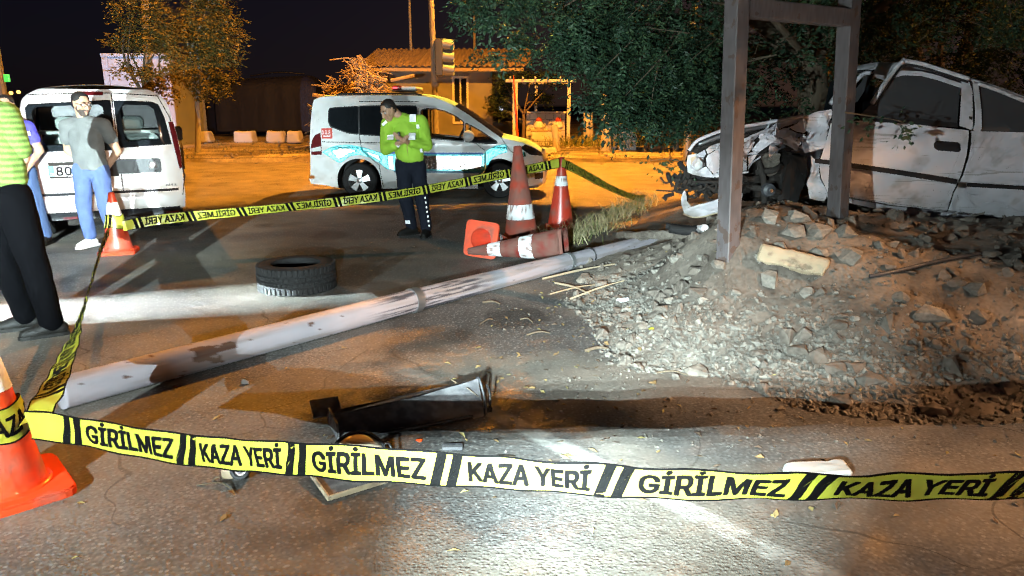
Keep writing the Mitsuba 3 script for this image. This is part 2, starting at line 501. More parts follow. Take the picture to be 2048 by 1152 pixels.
def scatter(n, where, rmin, rmax, seed, power=2.5):
    """joined mesh of many small stones at points drawn by where(rng)"""
    rng = np.random.default_rng(seed)
    V, F, n0 = [], [], 0
    P = where(rng, n)
    for p in P:
        s = STONES[rng.integers(6)]
        r = rmin + (rmax - rmin) * rng.random() ** power
        a = rng.random() * 6.28
        v = np.asarray(s.vertices) * r
        v = np.stack([v[:, 0] * np.cos(a) - v[:, 1] * np.sin(a), v[:, 0] * np.sin(a) + v[:, 1] * np.cos(a), v[:, 2]], 1) + p + [0, 0, r * 0.25]
        V.append(v); F.append(np.asarray(s.faces) + n0); n0 += len(v)
    return trimesh.Trimesh(np.vstack(V), np.vstack(F), process=False)


def on_mound(rng, n):
    out = []
    while len(out) < n:
        x = rng.uniform(0.2, 5.2, 4 * n); y = rng.uniform(2.9, 7.5, 4 * n)
        z = mound(x, y)
        keep = (z > -0.02) & (rng.random(4 * n) < np.clip(1.25 - 0.9 * np.abs(z - 0.2), 0.25, 1)) & (rng.random(4 * n) < np.clip(1.6 - 0.16 * y, .15, 1))
        out += list(np.stack([x, y, np.maximum(z, 0)], 1)[keep])
    return np.array(out[:n])


def on_fan(rng, n):
    out = []
    while len(out) < n:
        x = rng.uniform(0.0, 4.4, 4 * n); y = rng.uniform(2.9, 6.4, 4 * n)
        z = mound(x, y)
        w = np.exp(-((z - .12) / .16) ** 2) * np.clip(1.5 - .28 * x, .15, 1) * np.clip(meshkit.fbm(np.stack([x * 1.6, y * 1.6, x * 0], -1), 3, 31) * 3 - .8, .08, 1)
        keep = (z > -0.03) & (rng.random(4 * n) < w)
        out += list(np.stack([x, y, np.maximum(z, 0)], 1)[keep])
    return np.array(out[:n])


def on_toe(rng, n):
    out = []
    while len(out) < n:
        x = rng.uniform(-0.3, 4.2, 4 * n); y = rng.uniform(2.7, 7.2, 4 * n)
        z = RBF(np.stack([x, y], 1))
        keep = (z < 0.05) & (rng.random(4 * n) < np.exp(np.minimum(z, 0) * 16))
        out += list(np.stack([x, y, np.maximum(mound(x, y), 0)], 1)[keep])
    return np.array(out[:n])


def on_road(rng, n):
    return np.stack([rng.uniform(-2.6, 3.2, n), rng.uniform(2.0, 8, n), np.zeros(n)], 1)


k = solo('gravel', 'small grey gravel strewn down the slope of the dirt heap', 'gravel', cat(scatter(9000, on_fan, 0.004, 0.030, 5, 3.2), scatter(2500, on_mound, 0.004, 0.024, 9, 3.0), scatter(1300, on_toe, 0.003, 0.014, 6, 3.0), scatter(500, on_road, 0.002, 0.007, 8)), 'gravel_stone', False, kind='stuff')

solo('dirt_clods', 'lumps of dug-up earth strewn over the dirt heap', 'earth', cat(scatter(1300, on_mound, 0.012, 0.085, 15, 3.4), scatter(40, on_toe, .005, .016, 16)), 'soil', False, kind='stuff')


def on_verge(rng, n):
    return np.stack([rng.uniform(-24, 16, n), 21.7 + 10 * rng.random(n) ** 1.6, np.full(n, .14)], 1)


solo('verge_pebbles', 'pebbles and crumbs of asphalt along the far verge', 'pebbles', cat(scatter(900, on_verge, .02, .09, 18), scatter(260, lambda r_, n_: np.stack([r_.uniform(-22, 14, n_), r_.normal(21.3, .35, n_), np.zeros(n_)], 1), .015, .06, 19)), 'rock', False, kind='stuff')
# stones that stand out one by one
BIG = [(1405, 603, .050), (1322, 640, .048), (1545, 565, .10), (1612, 590, .07), (1340, 605, .055), (1470, 590, .05), (1585, 470, .10), (1640, 470, .11), (1690, 470, .09), (1640, 510, .07), (1760, 495, .055), (1785, 492, .06),
       (1850, 485, .075), (1900, 482, .07), (1700, 520, .10), (1540, 440, .10), (1600, 440, .12), (1350, 757, .038), (1362, 745, .03), (1605, 733, .035), (1500, 742, .03), (1515, 690, .04), (1830, 655, .032), (1440, 535, .075), (1400, 520, .05),
       (1310, 545, .06), (1470, 660, .045), (1800, 600, .07), (1950, 580, .10), (1860, 640, .13), (1740, 760, .04), (1890, 770, .035), (1640, 800, .032), (1990, 800, .04), (1560, 820, .03), (1450, 725, .03), (1580, 690, .032), (1660, 700, .03), (1280, 640, .03),
       (1255, 620, .03), (1230, 600, .035), (1290, 580, .045), (1375, 560, .05), (1350, 520, .06), (1710, 640, .035), (1935, 700, .04), (2020, 720, .05), (1760, 835, .03), (1340, 800, .025), (1200, 823, .014), (1160, 800, .012), (1010, 660, .02), (1520, 520, .06), (1560, 500, .07)]
SPECIAL = {(1545, 565): 'large stone just below the left end of the beige kerb stone', (1612, 590): 'stone below the right end of the beige kerb stone', (1540, 440): 'stone between the frame posts right beside the left post',
           (1600, 440): 'largest stone between the two frame posts', (1585, 470): 'stone above the left half of the beige kerb stone', (1640, 470): 'stone above the right end of the beige kerb stone', (1690, 470): 'stone at the foot of the right frame post',
           (1700, 520): 'stone right of the beige kerb stone at the end of the iron rod', (1950, 580): 'stone below the right end of the iron rod', (1860, 640): 'broad stone in the dirt below the middle of the iron rod'}
for i, (px, py, r) in enumerate(BIG):
    p = hit(px, py)
    m = stone_mesh(r, 300 + i, 0.65)
    rngk = np.random.default_rng(i)
    m.apply_transform(rotz(rngk.random() * 6))
    m.apply_translation(p + [0, 0, r * 0.22])
    if (px, py) in SPECIAL:
        solo('stone', SPECIAL[(px, py)], 'stone', m, 'rock', False)
    else:
        solo('stone', 'grey broken stone lying loose on the dirt heap or at its foot', 'stone', m, 'rock', False, 'loose stones on the dirt heap')

# broken kerb stones
def chunk(a, b, w, h, seed, tilt=0.0):
    """a rough block from a to b (its base line), w deep, h high"""
    a, b = np.asarray(a, float), np.asarray(b, float)
    x = unit(b - a); y = unit(np.cross([0, 0, 1], x)); z = np.cross(x, y)
    L = np.linalg.norm(b - a)
    m = box(0, L, -w / 2, w / 2, 0, h, 0.012)
    m = trimesh.Trimesh(*trimesh.remesh.subdivide_to_size(m.vertices, m.faces, 0.02, max_iter=12))
    nv = np.array(m.vertex_normals)
    m.vertices = m.vertices + nv * (0.035 * (meshkit.fbm(m.vertices * 13, 3, seed) - 0.5) - 0.05 * np.clip(meshkit.noise(m.vertices * 7.0 + 3, seed + 3) - .62, 0, 1))[:, None] + 0.06 * (meshkit.noise(m.vertices * 4.0, seed + 3)[:, None] - .5) * np.array([.3, .6, .6])
    R = trimesh.transformations.rotation_matrix(tilt, [1, 0, 0])
    m.apply_transform(R)
    return move(m, frame(a, x, y, z))


solo('kerb_stone', 'beige broken kerb stone half buried in the dirt behind the left post', 'kerb stone', chunk(hit(1515, 522), hit(1648, 556) , .15, .12, 3, -.25), 'sandstone', 20)
solo('kerb_stone', 'white flat chunk of kerb lying on the asphalt behind the tape at the right', 'kerb stone', chunk(g(1572, 948), g(1695, 952), .12, .045, 5), 'pale_stone', 20)
solo('kerb_stone', 'long grey kerb piece beside the far end of the fallen pole', 'kerb stone', chunk(hit(1245, 476), hit(1365, 480), .16, .08, 9), 'soil', 20)
solo('stone_chip', 'small white stone chip on the asphalt below the fallen pole', 'stone', stone_mesh(.028, 77, .7).apply_translation(g(490, 768) + [0, 0, .012]), 'pale_stone', False)
solo('drink_can', 'small crushed white tube lying on the gravel edge', 'tube', tube([hit(1236, 606) + [0, 0, .02], hit(1255, 604) + [0, 0, .02]], .018, 12), 'white_plate', 40)
solo('plastic_scrap', 'small yellow plastic scrap on the gravel', 'scrap', stone_mesh(.022, 12, .4).apply_translation(hit(1303, 660) + [0, 0, .01]), 'tape_yellow', False)
solo('plastic_wrapper', 'crumpled white wrapper in front of the broken bumper', 'wrapper', chunk(hit(1388, 462), hit(1414, 460), .05, .05, 21), 'white_plate', 20)
solo('iron_rod', 'dark bent iron rod lying on the dirt heap', 'rod', tube(curve([hit(1738, 562) + [0, 0, .03], hit(1800, 555) + [0, 0, .05], hit(1870, 535) + [0, 0, .04], hit(1960, 512) + [0, 0, .02]], 14), .013, 6), 'dark_steel', True)


# litter: dry leaves, twigs
def leaf_cards(P, size, rng, lift_=0.004):
    n = len(P)
    a = rng.random(n) * 6.28
    s = size * rng.uniform(.5, 1.3, n)
    u = np.stack([np.cos(a), np.sin(a), rng.normal(0, .25, n)], 1) * s[:, None]
    w = np.stack([-np.sin(a), np.cos(a), rng.normal(0, .3, n)], 1) * (s * .42)[:, None]
    c = P + [0, 0, lift_]
    up = np.array([0, 0, 1.0]) * (s * rng.uniform(.1, .5, n))[:, None]
    v = np.stack([c - u, c + w + up, c + u + up * .6, c - w + up], 1).reshape(-1, 3)
    v[:, 2] = np.maximum(v[:, 2], np.repeat(P[:, 2], 4) + 0.003)
    i = np.arange(n) * 4
    return trimesh.Trimesh(v, np.vstack([np.stack([i, i + 1, i + 2], 1), np.stack([i, i + 2, i + 3], 1)]), process=False)


def litter_at(rng, n):
    c = rng.integers(0, 3, n)
    x = np.where(c == 0, rng.uniform(-2.4, 2.6, n), np.where(c == 1, rng.normal(.35, .35, n), rng.normal(.9, .9, n)))
    y = np.where(c == 0, rng.uniform(2.1, 9, n), np.where(c == 1, rng.normal(4.6, .7, n), rng.normal(3.4, .5, n)))
    x = np.maximum(x, -2.6)
    return np.stack([x, y, np.maximum(mound(x, y), 0)], 1)


rng = np.random.default_rng(4)
LP = litter_at(rng, 330)
lm = leaf_cards(LP, .022, rng)
lc = np.repeat(np.array([[.30, .22, .10], [.20, .13, .06], [.34, .29, .12], [.10, .07, .05]])[rng.integers(0, 4, len(LP))], 4, 0)
solo('leaf_litter', 'dry fallen leaves scattered over the asphalt and gravel', 'leaves', lm, 'leaf', False, kind='stuff', color=lc)
for i, (a, b, r) in enumerate([((1053, 672), (1100, 668), .007), ((985, 640), (960, 650), .006), ((1170, 705), (1215, 700), .012), ((1310, 748), (1375, 752), .006), ((1040, 640), (1065, 646), .006), ((965, 607), (1000, 610), .01), ((395, 972), (470, 985), .004), ((425, 962), (440, 970), .004), ((1110, 568), (1180, 590), .011), ((1085, 560), (1230, 530), .012), ((1100, 590), (1200, 570), .008), ((1140, 600), (1260, 560), .009)]):
    A, B = hit(*a), hit(*b)
    mid = (A + B) / 2 + [0.01, 0.02, .02]
    solo('twig', 'pale dry stick lying between the fallen pole and the dirt heap' if i > 7 else 'thin dark twig lying on the bare asphalt', 'twig', tube(curve([A + [0, 0, r], mid, B + [0, 0, r]], 7), [r] * 4 + [r * .7] * 3, 5), 'timber' if i > 7 else 'bark', True, 'pale sticks beside the fallen pole' if i > 7 else 'twigs on the asphalt')

# dry grass strip along the edge of the island
def grass(path, n, h, width, rng, cols, spread=0.55):
    path = np.asarray(path)
    seg = rng.random(n) * (len(path) - 1.001)
    i = seg.astype(int); t = (seg - i)[:, None]
    p = path[i] * (1 - t) + path[i + 1] * t
    p[:, :2] += rng.normal(0, width, (n, 2))
    p[:, 2] = np.maximum(mound(p[:, 0], p[:, 1]), 0) if path[:, 1].max() < 15 else p[:, 2]
    hh = h * rng.uniform(.35, 1.2, n)[:, None]
    d = np.column_stack([rng.normal(0, spread, (n, 2)), np.ones(n)])
    tip = p + d * hh
    a = rng.random(n) * 6.28
    w = np.stack([np.cos(a), np.sin(a), a * 0], 1) * rng.uniform(.003, .006, n)[:, None] * max(1, h / .2)
    midp = p + d * hh * .55 * np.array([.7, .7, 1.1])
    v = np.stack([p - w, p + w, midp + w * .7, midp - w * .7, tip], 1).reshape(-1, 3)
    k = np.arange(n)[:, None] * 5
    f = np.vstack([k + [0, 1, 2], k + [0, 2, 3], k + [3, 2, 4]])
    c = np.repeat(np.asarray(cols)[rng.integers(0, len(cols), n)], 5, 0)
    return trimesh.Trimesh(v, f, process=False), c


gm, gc = grass([g(1098, 488), g(1150, 470, .05), g(1210, 440, .05), g(1265, 412, .05), g(1285, 396, .0)], 1500, .17, .13, np.random.default_rng(3), [(.55, .48, .28), (.62, .55, .34), (.42, .38, .19), (.2, .24, .08)])
solo('dry_grass', 'strip of dry grass along the edge of the island', 'grass', gm, 'dry_grass', False, kind='stuff', color=gc)
gm, gc = [], []
for k_ in range(70):
    r_ = np.random.default_rng(900 + k_)
    cx_, cy_ = r_.uniform(-20, 12), 21.9 + 7 * r_.random() ** 1.5
    m_, c_ = grass([(cx_ - .1, cy_, .1), (cx_ + .1, cy_ + .05, .1)], 26, .10 + .16 * r_.random(), .16, r_, [(.20, .18, .08), (.12, .13, .05), (.28, .24, .12)])
    gm.append(m_); gc.append(c_)
solo('verge_tufts', 'scattered grass tufts on the far verge', 'grass', cat(gm), 'dry_grass', False, kind='stuff', color=np.vstack(gc))
gm, gc = grass([at(1120, 292, 26.5), at(1200, 292, 26), at(1300, 290, 26), at(1420, 290, 26)], 1800, .38, .45, np.random.default_rng(5), [(.16, .17, .05), (.10, .13, .04), (.26, .22, .09)])
solo('weed_strip', 'weeds growing at the foot of the whitewashed posts', 'weeds', gm, 'dry_grass', False, kind='stuff', color=gc)

# ---------------------------------------------------------------- street lamps (outside the frame) and the hand-held lights
mat('lamp_grey', (0.25, 0.25, 0.25), 0.5, metal=0.5)


def street_lamp(head, base, power, label, colour=SODIUM):
    t = thing('street_lamp', label, 'street lamp')
    h, b = np.array(head), np.array([base[0], base[1], 0.0])
    put(t, 'pole', tube([b, [b[0], b[1], h[2] - .6], [b[0] + (h[0] - b[0]) * .25, b[1] + (h[1] - b[1]) * .25, h[2] + .1], [h[0], h[1], h[2] + .16]], [.11, .07, .05, .04], 10), 'lamp_grey')
    d = unit([h[0] - b[0], h[1] - b[1], 0]); s = np.cross([0, 0, 1], d)
    put(t, 'housing', move(box(-.42, .42, -.17, .17, .02, .16, .03), frame(h, d, s, [0, 0, 1])), 'lamp_grey')
    a, bb = .16, .08
    v = np.array([[-a, -bb, 0], [a, -bb, 0], [a, bb, 0], [-a, bb, 0]])
    k = put(t, 'lens', move(trimesh.Trimesh(v, [[0, 2, 1], [0, 3, 2]], process=False), frame(h, d, s, [0, 0, 1])), 'lamp_grey', False)
    scene[k]['emitter'] = {'type': 'area', 'radiance': {'type': 'rgb', 'value': list(map(float, np.asarray(colour) * power / (4 * a * bb)))}}


street_lamp(LAMP_A, (5.0, 21.2), LAMP_POWER['A'], 'sodium street lamp on the far side of the road, right of the house')
street_lamp(LAMP_B, (12.0, 0.6), LAMP_POWER['B'], 'street lamp on the near side of the road behind the photographer', (1.0, .52, .24))
street_lamp(LAMP_C, (-15.5, 23.0), LAMP_POWER['C'], 'sodium street lamp on the far side of the road, left of the house')


def hand_lamp(pos, target, name, label, category, r):
    t = thing(name, label, category)
    d = unit(np.array(target) - pos)
    p = np.array(pos) - d * 0.01
    put(t, 'body', tube([p - d * .16, p - d * .05, p - d * .045, p - d * .004], [r * .55, r * .55, r, r * 1.05], 18), 'black_plastic')
    if pos[2] > .6 and name != 'hand_torch':
        for k in range(3):
            a = k * 2.1 + .4
            q = p - d * .1
            put(t, 'leg', tube([q - [0, 0, .05], [q[0] + .4 * math.cos(a), q[1] + .4 * math.sin(a), 0]], .012, 6), 'dark_steel')


hand_lamp(TORCH, (0.36, 2.95, 0), 'hand_torch', 'black hand torch held beside the photographer', 'torch', .03)
hand_lamp(WORK, (-5.6, 9.2, .75), 'work_lamp', 'work lamp on a tripod left of the photographer', 'lamp', .06)
hand_lamp(HEAD, (-2.2, 6.55, 0), 'low_work_lamp', 'low work lamp on a tripod at the left beside the road', 'lamp', .08)
hand_lamp(FLOOD, (-13.4, 29, 3.6), 'ground_flood', 'small floodlight on the ground by the white wall', 'lamp', .08)


# ---------------------------------------------------------------- trees
def leaflets(C, D, size, rng, cols, pinn=7, droop=.35, aspect=.5):
    """pinnate twigs at C along D: pairs of leaflets, each a folded blade"""
    n = len(C)
    D = D / np.linalg.norm(D, axis=1, keepdims=True)
    S = np.cross(D, [0, 0, 1.0]); S /= np.linalg.norm(S, axis=1, keepdims=True) + 1e-9
    U = np.cross(S, D)
    V, K = [], []
    base = np.asarray(cols)[rng.integers(0, len(cols), n)] * rng.uniform(.75, 1.25, (n, 1))
    for j in range(pinn):
        side = 1 if j % 2 else -1
        if j == pinn - 1:
            side = 0
        t = (j // 2 + .6) / (pinn / 2 + .3)
        o = C + D * (size * 3.2 * t) - np.array([0, 0, 1.0]) * (size * 1.2 * t * t * droop * 2)
        ld = S * side + D * (.35 if side else 1.0) + U * rng.normal(0, .25, (n, 1)) - np.array([0, 0, droop])
        ld += rng.normal(0, .18, (n, 3))
        ld /= np.linalg.norm(ld, axis=1, keepdims=True)
        lw = np.cross(ld, U + rng.normal(0, .35, (n, 3))); lw /= np.linalg.norm(lw, axis=1, keepdims=True) + 1e-9
        s = size * rng.uniform(.75, 1.2, (n, 1))
        fold = np.cross(ld, lw) * s * .12
        V.append(np.stack([o, o + ld * s * .45 + lw * s * aspect * .5 + fold, o + ld * s, o + ld * s * .45 - lw * s * aspect * .5 + fold], 1))
        K.append(np.repeat((base * rng.uniform(.85, 1.15, (n, 1)))[:, None], 4, 1))
    v = np.concatenate(V).reshape(-1, 3); c = np.concatenate(K).reshape(-1, 3)
    i = np.arange(len(v) // 4) * 4
    return trimesh.Trimesh(v, np.vstack([np.stack([i, i + 1, i + 2], 1), np.stack([i, i + 2, i + 3], 1)]), process=False), np.clip(c, 0, 1)


def branchy(start, ends, r0, rng, sides=7):
    out = []
    for e, r in ends:
        s = np.asarray(start, float); e = np.asarray(e, float)
        m1 = s + (e - s) * .35 + rng.normal(0, .06, 3) * np.linalg.norm(e - s) + [0, 0, .06 * np.linalg.norm(e - s)]
        m2 = s + (e - s) * .7 + rng.normal(0, .05, 3) * np.linalg.norm(e - s) + [0, 0, .05 * np.linalg.norm(e - s)]
        out.append(tube(curve([s, m1, m2, e], 12), np.linspace(r, r * .15, 12), sides))
    return out


def cloud_points(blobs, n, rng, shell=.35, freq=1.7, cut=.40):
    """points inside a union of ellipsoids, thicker towards the skin, thinned by noise so gaps show"""
    w = np.array([b[3] * b[4] * b[5] for b in blobs]) ** .8
    out = []
    while sum(map(len, out)) < n:
        idx = rng.choice(len(blobs), 2 * n, p=w / w.sum())
        B = np.array(blobs)[idx]
        d = rng.normal(size=(2 * n, 3)); d /= np.linalg.norm(d, axis=1, keepdims=True)
        r = rng.random((2 * n, 1)) ** shell
        p = B[:, :3] + d * r * B[:, 3:6]
        keep = meshkit.fbm(p * freq, 2, 5) > cut
        out.append(p[keep])
    return np.vstack(out)[:n]


# near tree over the island: trunk behind the left post, low limbs to the left
rng = np.random.default_rng(21)
NT = thing('near_tree', 'large leafy tree behind the sign frame, its low branches hanging over the road', 'tree')
base = np.array([3.3, 8.3, .55]); fork = np.array([3.2, 8.2, 2.1])
put(NT, 'trunk', tube(curve([base, base + [.05, 0, .8], fork], 10), np.linspace(.2, .15, 10), 12), 'bark', True)
ends = [((-3.5, 13.2, 5.1), .08), ((-.5, 13.8, 5.3), .09), ((2.0, 13.6, 5.3), .08), ((.2, 6.6, 3.0), .07), ((.7, 7.6, 2.35), .06), ((1.6, 6.2, 2.4), .05), ((2.3, 7.2, 4.2), .09), ((4.5, 7.6, 4.5), .09), ((5.8, 8.0, 3.6), .07), ((3.2, 9.6, 4.4), .08), ((1.4, 7.0, 3.6), .07), ((1.8, 8.3, 1.75), .04)]
put(NT, 'limb', cat(branchy(fork, ends, .1, rng)), 'bark', True)
blobs = [(1.35, 7.6, 2.25, .5, .4, .5), (1.6, 7.8, 1.75, .40, .4, .35), (.55, 7.0, 3.0, .62, .6, .42), (1.05, 7.2, 2.75, .6, .7, .6), (1.6, 7.2, 2.5, .7, .8, .65), (1.75, 7.1, 2.05, .42, .5, .4), (2.3, 7.3, 2.6, .8, .8, .9), (2.9, 7.8, 2.3, .7, .7, .9), (1.6, 7.6, 3.5, 1.3, 1.2, .6), (3.0, 7.8, 3.5, 1.3, 1.3, .9), (2.2, 7.6, 1.7, .35, .4, .35),
         (4.3, 8.2, 3.4, 1.3, 1.2, 1.0), (5.6, 8.2, 3.2, 1.3, 1.2, 1.0), (3.6, 8.6, 2.4, .9, .7, 1.0), (4.8, 8.9, 2.3, 1.1, .8, 1.0), (6.3, 8.8, 2.3, 1.1, .8, 1.0), (3.2, 7.6, 4.8, 2.2, 2.2, .9), (5.2, 8.0, 4.7, 1.6, 2.0, .9), (1.2, 7.2, 4.2, 1.0, 1.2, .6)]
high = [(x_, y_, z_, 1.05, .95, .5) for x_, y_, z_ in ((-4.2, 13.4, 5.1), (-3.0, 12.6, 4.9), (-2.6, 14.3, 5.3), (-1.4, 13.3, 5.0), (-.9, 14.6, 5.3), (.2, 12.8, 5.0), (.6, 14.3, 5.2), (1.6, 13.3, 5.0), (2.1, 14.6, 5.3), (2.9, 12.4, 5.0), (3.5, 13.9, 5.2), (-1.6, 11.9, 4.7), (1.2, 11.6, 4.8), (3.0, 10.9, 4.8), (-5.2, 12.4, 5.0))]
C = cloud_points(blobs, 12500, rng)
D = rng.normal(size=C.shape) * [1, 1, .45] + (C - [3.0, 8, 3]) * .25 - [0, 0, .25]
GREENS = [(.024, .052, .028), (.034, .070, .035), (.019, .042, .023), (.046, .084, .038)]
lm, lc = leaflets(C, D, .055, rng, GREENS, 8)
put(NT, 'crown', lm, 'leaf', False, color=lc)
edge = [(*at(px, py, Yd), r1, r1, r2) for px, py, Yd, r1, r2 in ((968, 42, 7.0, .20, .17), (985, 88, 7.0, .15, .13), (1020, 95, 7.1, .17, .13), (1035, 15, 7.0, .26, .16), (1075, 60, 7.2, .26, .2), (1105, 100, 7.0, .2, .14), (1150, 85, 7.2, .34, .26), (1160, 140, 7.0, .16, .13), (1180, 175, 7.0, .16, .14), (1225, 140, 7.3, .34, .3),
        (1238, 215, 7.1, .2, .18), (1275, 200, 7.4, .30, .28), (1285, 265, 7.2, .18, .17), (1200, 50, 7.3, .5, .35), (1310, 110, 7.6, .5, .5), (1345, 225, 7.8, .36, .34), (1400, 170, 7.8, .5, .5), (950, 0, 7.0, .2, .18), (1050, -30, 7.0, .4, .2))]
Ce = cloud_points(edge, 2500, rng, freq=3.2, cut=.45)
lm, lc = leaflets(Ce, rng.normal(size=Ce.shape) * [1, .8, .5] - [.25, 0, .35], .058, rng, GREENS, 9)
put(NT, 'low_crown', lm, 'leaf', False, color=lc)
put(NT, 'low_limb', cat(branchy([2.0, 7.6, 2.9], [(np.array(e[:3]) + [.05, 0, .1], .022) for e in edge[::2]], .03, rng, 5)), 'bark', True)
Ch = cloud_points(high, 12500, rng, freq=1.2, cut=.46)
lm, lc = leaflets(Ch, rng.normal(size=Ch.shape) * [1, 1, .4], .11, rng, GREENS, 7)
put(NT, 'high_crown', lm, 'leaf', False, color=lc)
tw = rng.choice(len(C), 900, replace=False)
put(NT, 'twigs', cat([tube([C[i] - D[i] / np.linalg.norm(D[i]) * .35 - [0, 0, .02], C[i] + D[i] / np.linalg.norm(D[i]) * .1], [.006, .003], 3, False) for i in tw]), 'bark', False)
labels[NT + '__twigs'] = {'kind': 'stuff'}


def sprig(name, pts, label, size, n, rng, cols=GREENS):
    t = thing(name, label, 'branch')
    c = curve(pts, 16)
    put(t, 'stem', tube(c, np.linspace(.006, .002, 16), 5), 'bark', True)
    i = rng.integers(3, 16, n)
    lm_, lc_ = leaflets(c[i] + rng.normal(0, .012, (n, 3)), rng.normal(size=(n, 3)) * [1, .6, .7] - [0, 0, .5], size, rng, cols, 5, .6, .62)
    put(t, 'leaves', lm_, 'leaf', False, color=lc_)


sprig('low_branch', [at(1395, 305, 6.2), at(1370, 322, 6.15), at(1335, 318, 6.1), at(1298, 322, 6.1)], 'thin leafy branch hanging left of the wrecked bonnet', .042, 16, rng)
sprig('low_branch', [at(1690, 225, 5.2), at(1740, 232, 5.35), at(1790, 240, 5.4), at(1820, 252, 5.45)], 'small sprig of round leaves in front of the wrecked car door', .042, 16, rng)
sprig('low_branch', [at(1260, 300, 9.0), at(1240, 260, 9.0), at(1215, 240, 8.8), at(1170, 235, 8.6)], 'young shoot standing in front of the whitewashed posts', .06, 40, rng)


def wood_tree(name, base, blobs, n, label, cols, leaf_size, rng, trunk_r=.12, group=None, fork_z=None, bk='bark', **kw):
    t = thing(name, label, 'tree', group)
    b = np.asarray(base, float)
    c0 = np.mean([x[:3] for x in blobs], 0)
    fz = fork_z or b[2] + (c0[2] - b[2]) * .55
    fork_ = np.array([b[0] + (c0[0] - b[0]) * .3, b[1] + (c0[1] - b[1]) * .3, fz])
    put(t, 'trunk', tube(curve([b - [0, 0, .1], (b + fork_) / 2 + [.03, 0, 0], fork_], 8), np.linspace(trunk_r, trunk_r * .7, 8), 9), bk, True)
    put(t, 'limb', cat(branchy(fork_, [(np.array(x[:3]) + [0, 0, .2 * x[5]], trunk_r * .5) for x in blobs], .1, rng, 5)), bk, True)
    C = cloud_points(blobs, n, rng, **kw)
    D = rng.normal(size=C.shape) * [1, 1, .5] + (C - c0) * .2
    lm_, lc_ = leaflets(C, D, leaf_size, rng, cols, 6, .3)
    put(t, 'crown', lm_, 'leaf', False, color=lc_)
    return t


OLIVE = [(.10, .08, .02), (.13, .10, .025), (.075, .07, .018), (.15, .115, .03)]
q = at(394, 296, 24.5)
wood_tree('street_tree', (q[0], 24.5, .1), [(*at(405, 60, 24.5), .85, .9, 1.0), (*at(445, 60, 24.4), .6, .8, .9), (*at(405, 140, 24.2), .95, .9, .6), (*at(360, 130, 24.6), .45, .6, .5), (*at(440, 130, 24.6), .55, .6, .6), (*at(425, -30, 24.5), .8, 1, .9), (*at(370, 60, 24.5), .5, .5, .4), (*at(420, 180, 24.4), .5, .5, .25)], 1900,
          'rounded street tree with a bare pale trunk in front of the covered trailer', OLIVE, .125, np.random.default_rng(7), .10, bk='white_bark')
q = at(296, 300, 22.5)
wood_tree('street_tree', (q[0], 22.5, .1), [(*at(265, 40, 22.5), .45, .5, .7), (*at(305, 85, 22.5), .6, .7, .5), (*at(240, 85, 22.4), .45, .5, .25), (*at(318, 40, 22.5), .35, .5, .6), (*at(255, 135, 22.5), .5, .5, .22), (*at(310, 150, 22.4), .5, .6, .4), (*at(340, 80, 22.5), .35, .4, .5), (*at(245, -10, 22.5), .35, .4, .6), (*at(330, 175, 22.5), .35, .4, .3)], 950,
          'thin ragged street tree in front of the white wall', OLIVE, .115, np.random.default_rng(8), .09)
solo('utility_pole', 'tall pale pole rising out of the ragged street tree', 'pole', tube([(*at(300, 250, 23.6)[:2], 0), at(286, -60, 23.6)], [.13, .10], 12), 'plaster')
# the tree standing right of the photographer, outside the frame; its crown shades the dirt heap
wood_tree('roadside_tree', (7.4, 1.4, .2), [(4.8, 2.6, 4.6, 1.3, 1.4, .5), (5.8, 1.8, 4.9, 1.5, 1.4, .6), (4.0, 3.4, 4.4, 1.0, 1.0, .45), (6.6, 2.8, 4.9, 1.4, 1.5, .6), (5.4, 3.8, 4.6, 1.4, 1.1, .5), (5.0, 1.0, 4.6, 1.2, 1.1, .5), (6.4, 4.6, 4.6, 1.2, .9, .5), (6.6, 3.9, 4.9, 1.0, .9, .5)], 3300,
          'leafy roadside tree at the right of the photographer, shading the dirt heap', GREENS, .10, np.random.default_rng(70), .16, freq=1.3, cut=.50)
DARKS = [(.018, .034, .014), (.024, .042, .016), (.014, .026, .012)]
# darker trees behind the wreck
HEDGE = [((7.6, 13.2), 1.5), ((9.8, 12.6), 1.8), ((12.2, 13.4), 2.0), ((6.0, 14.6), 1.0)]
for i, ((hx, hy), hr) in enumerate(HEDGE):
    r_ = np.random.default_rng(40 + i)
    bl = [(hx + r_.normal(0, .6), hy + r_.normal(0, .5), z_, .8 + .3 * r_.random(), .8, .7) for z_ in (.7, 1.3, 1.9, 2.5, 3.1, 3.7, 4.3, 4.9)] + [(hx + r_.normal(0, 1), hy, 2.2 + 2 * r_.random(), 1, 1, .9) for _ in range(4)]
    if i == 3:
        bl = [b for b in bl if b[2] > 2.3]
    wood_tree('bushy_tree', (hx, hy, .1), bl, 2600, ['dense dark tree behind the roof of the wrecked car', 'dense dark tree behind the rear door of the wrecked car', 'dense dark tree at the right edge behind the wrecked car', 'dark tree between the sign frame and the orange board'][i],
              DARKS if i != 2 else OLIVE, .09, r_, .12)
r_ = np.random.default_rng(60)
wood_tree('yard_tree', (*at(1045, 290, 28.0)[:2], .1), [(*at(1005, 165, 28.8), .5, .5, .4), (*at(1000, 205, 28.8), .35, .4, .5), (*at(1060, 152, 28.6), .9, .5, .16), (*at(1110, 160, 28.6), .5, .4, .14), (*at(1085, 195, 29), .35, .3, .25)], 700, 'small dark yard tree growing beside the house and over the pergola', DARKS, .12, r_, .08)
wood_tree('yard_tree', (*at(1290, 285, 25.0)[:2], .1), [(*at(1290, 240, 25), .7, .6, .7), (*at(1330, 200, 25), .8, .7, .9), (*at(1255, 180, 25.3), .6, .6, .8), (*at(1385, 180, 25), .8, .7, 1.4)], 1500, 'bushy tree above the orange board', DARKS, .15, np.random.default_rng(61), .08)

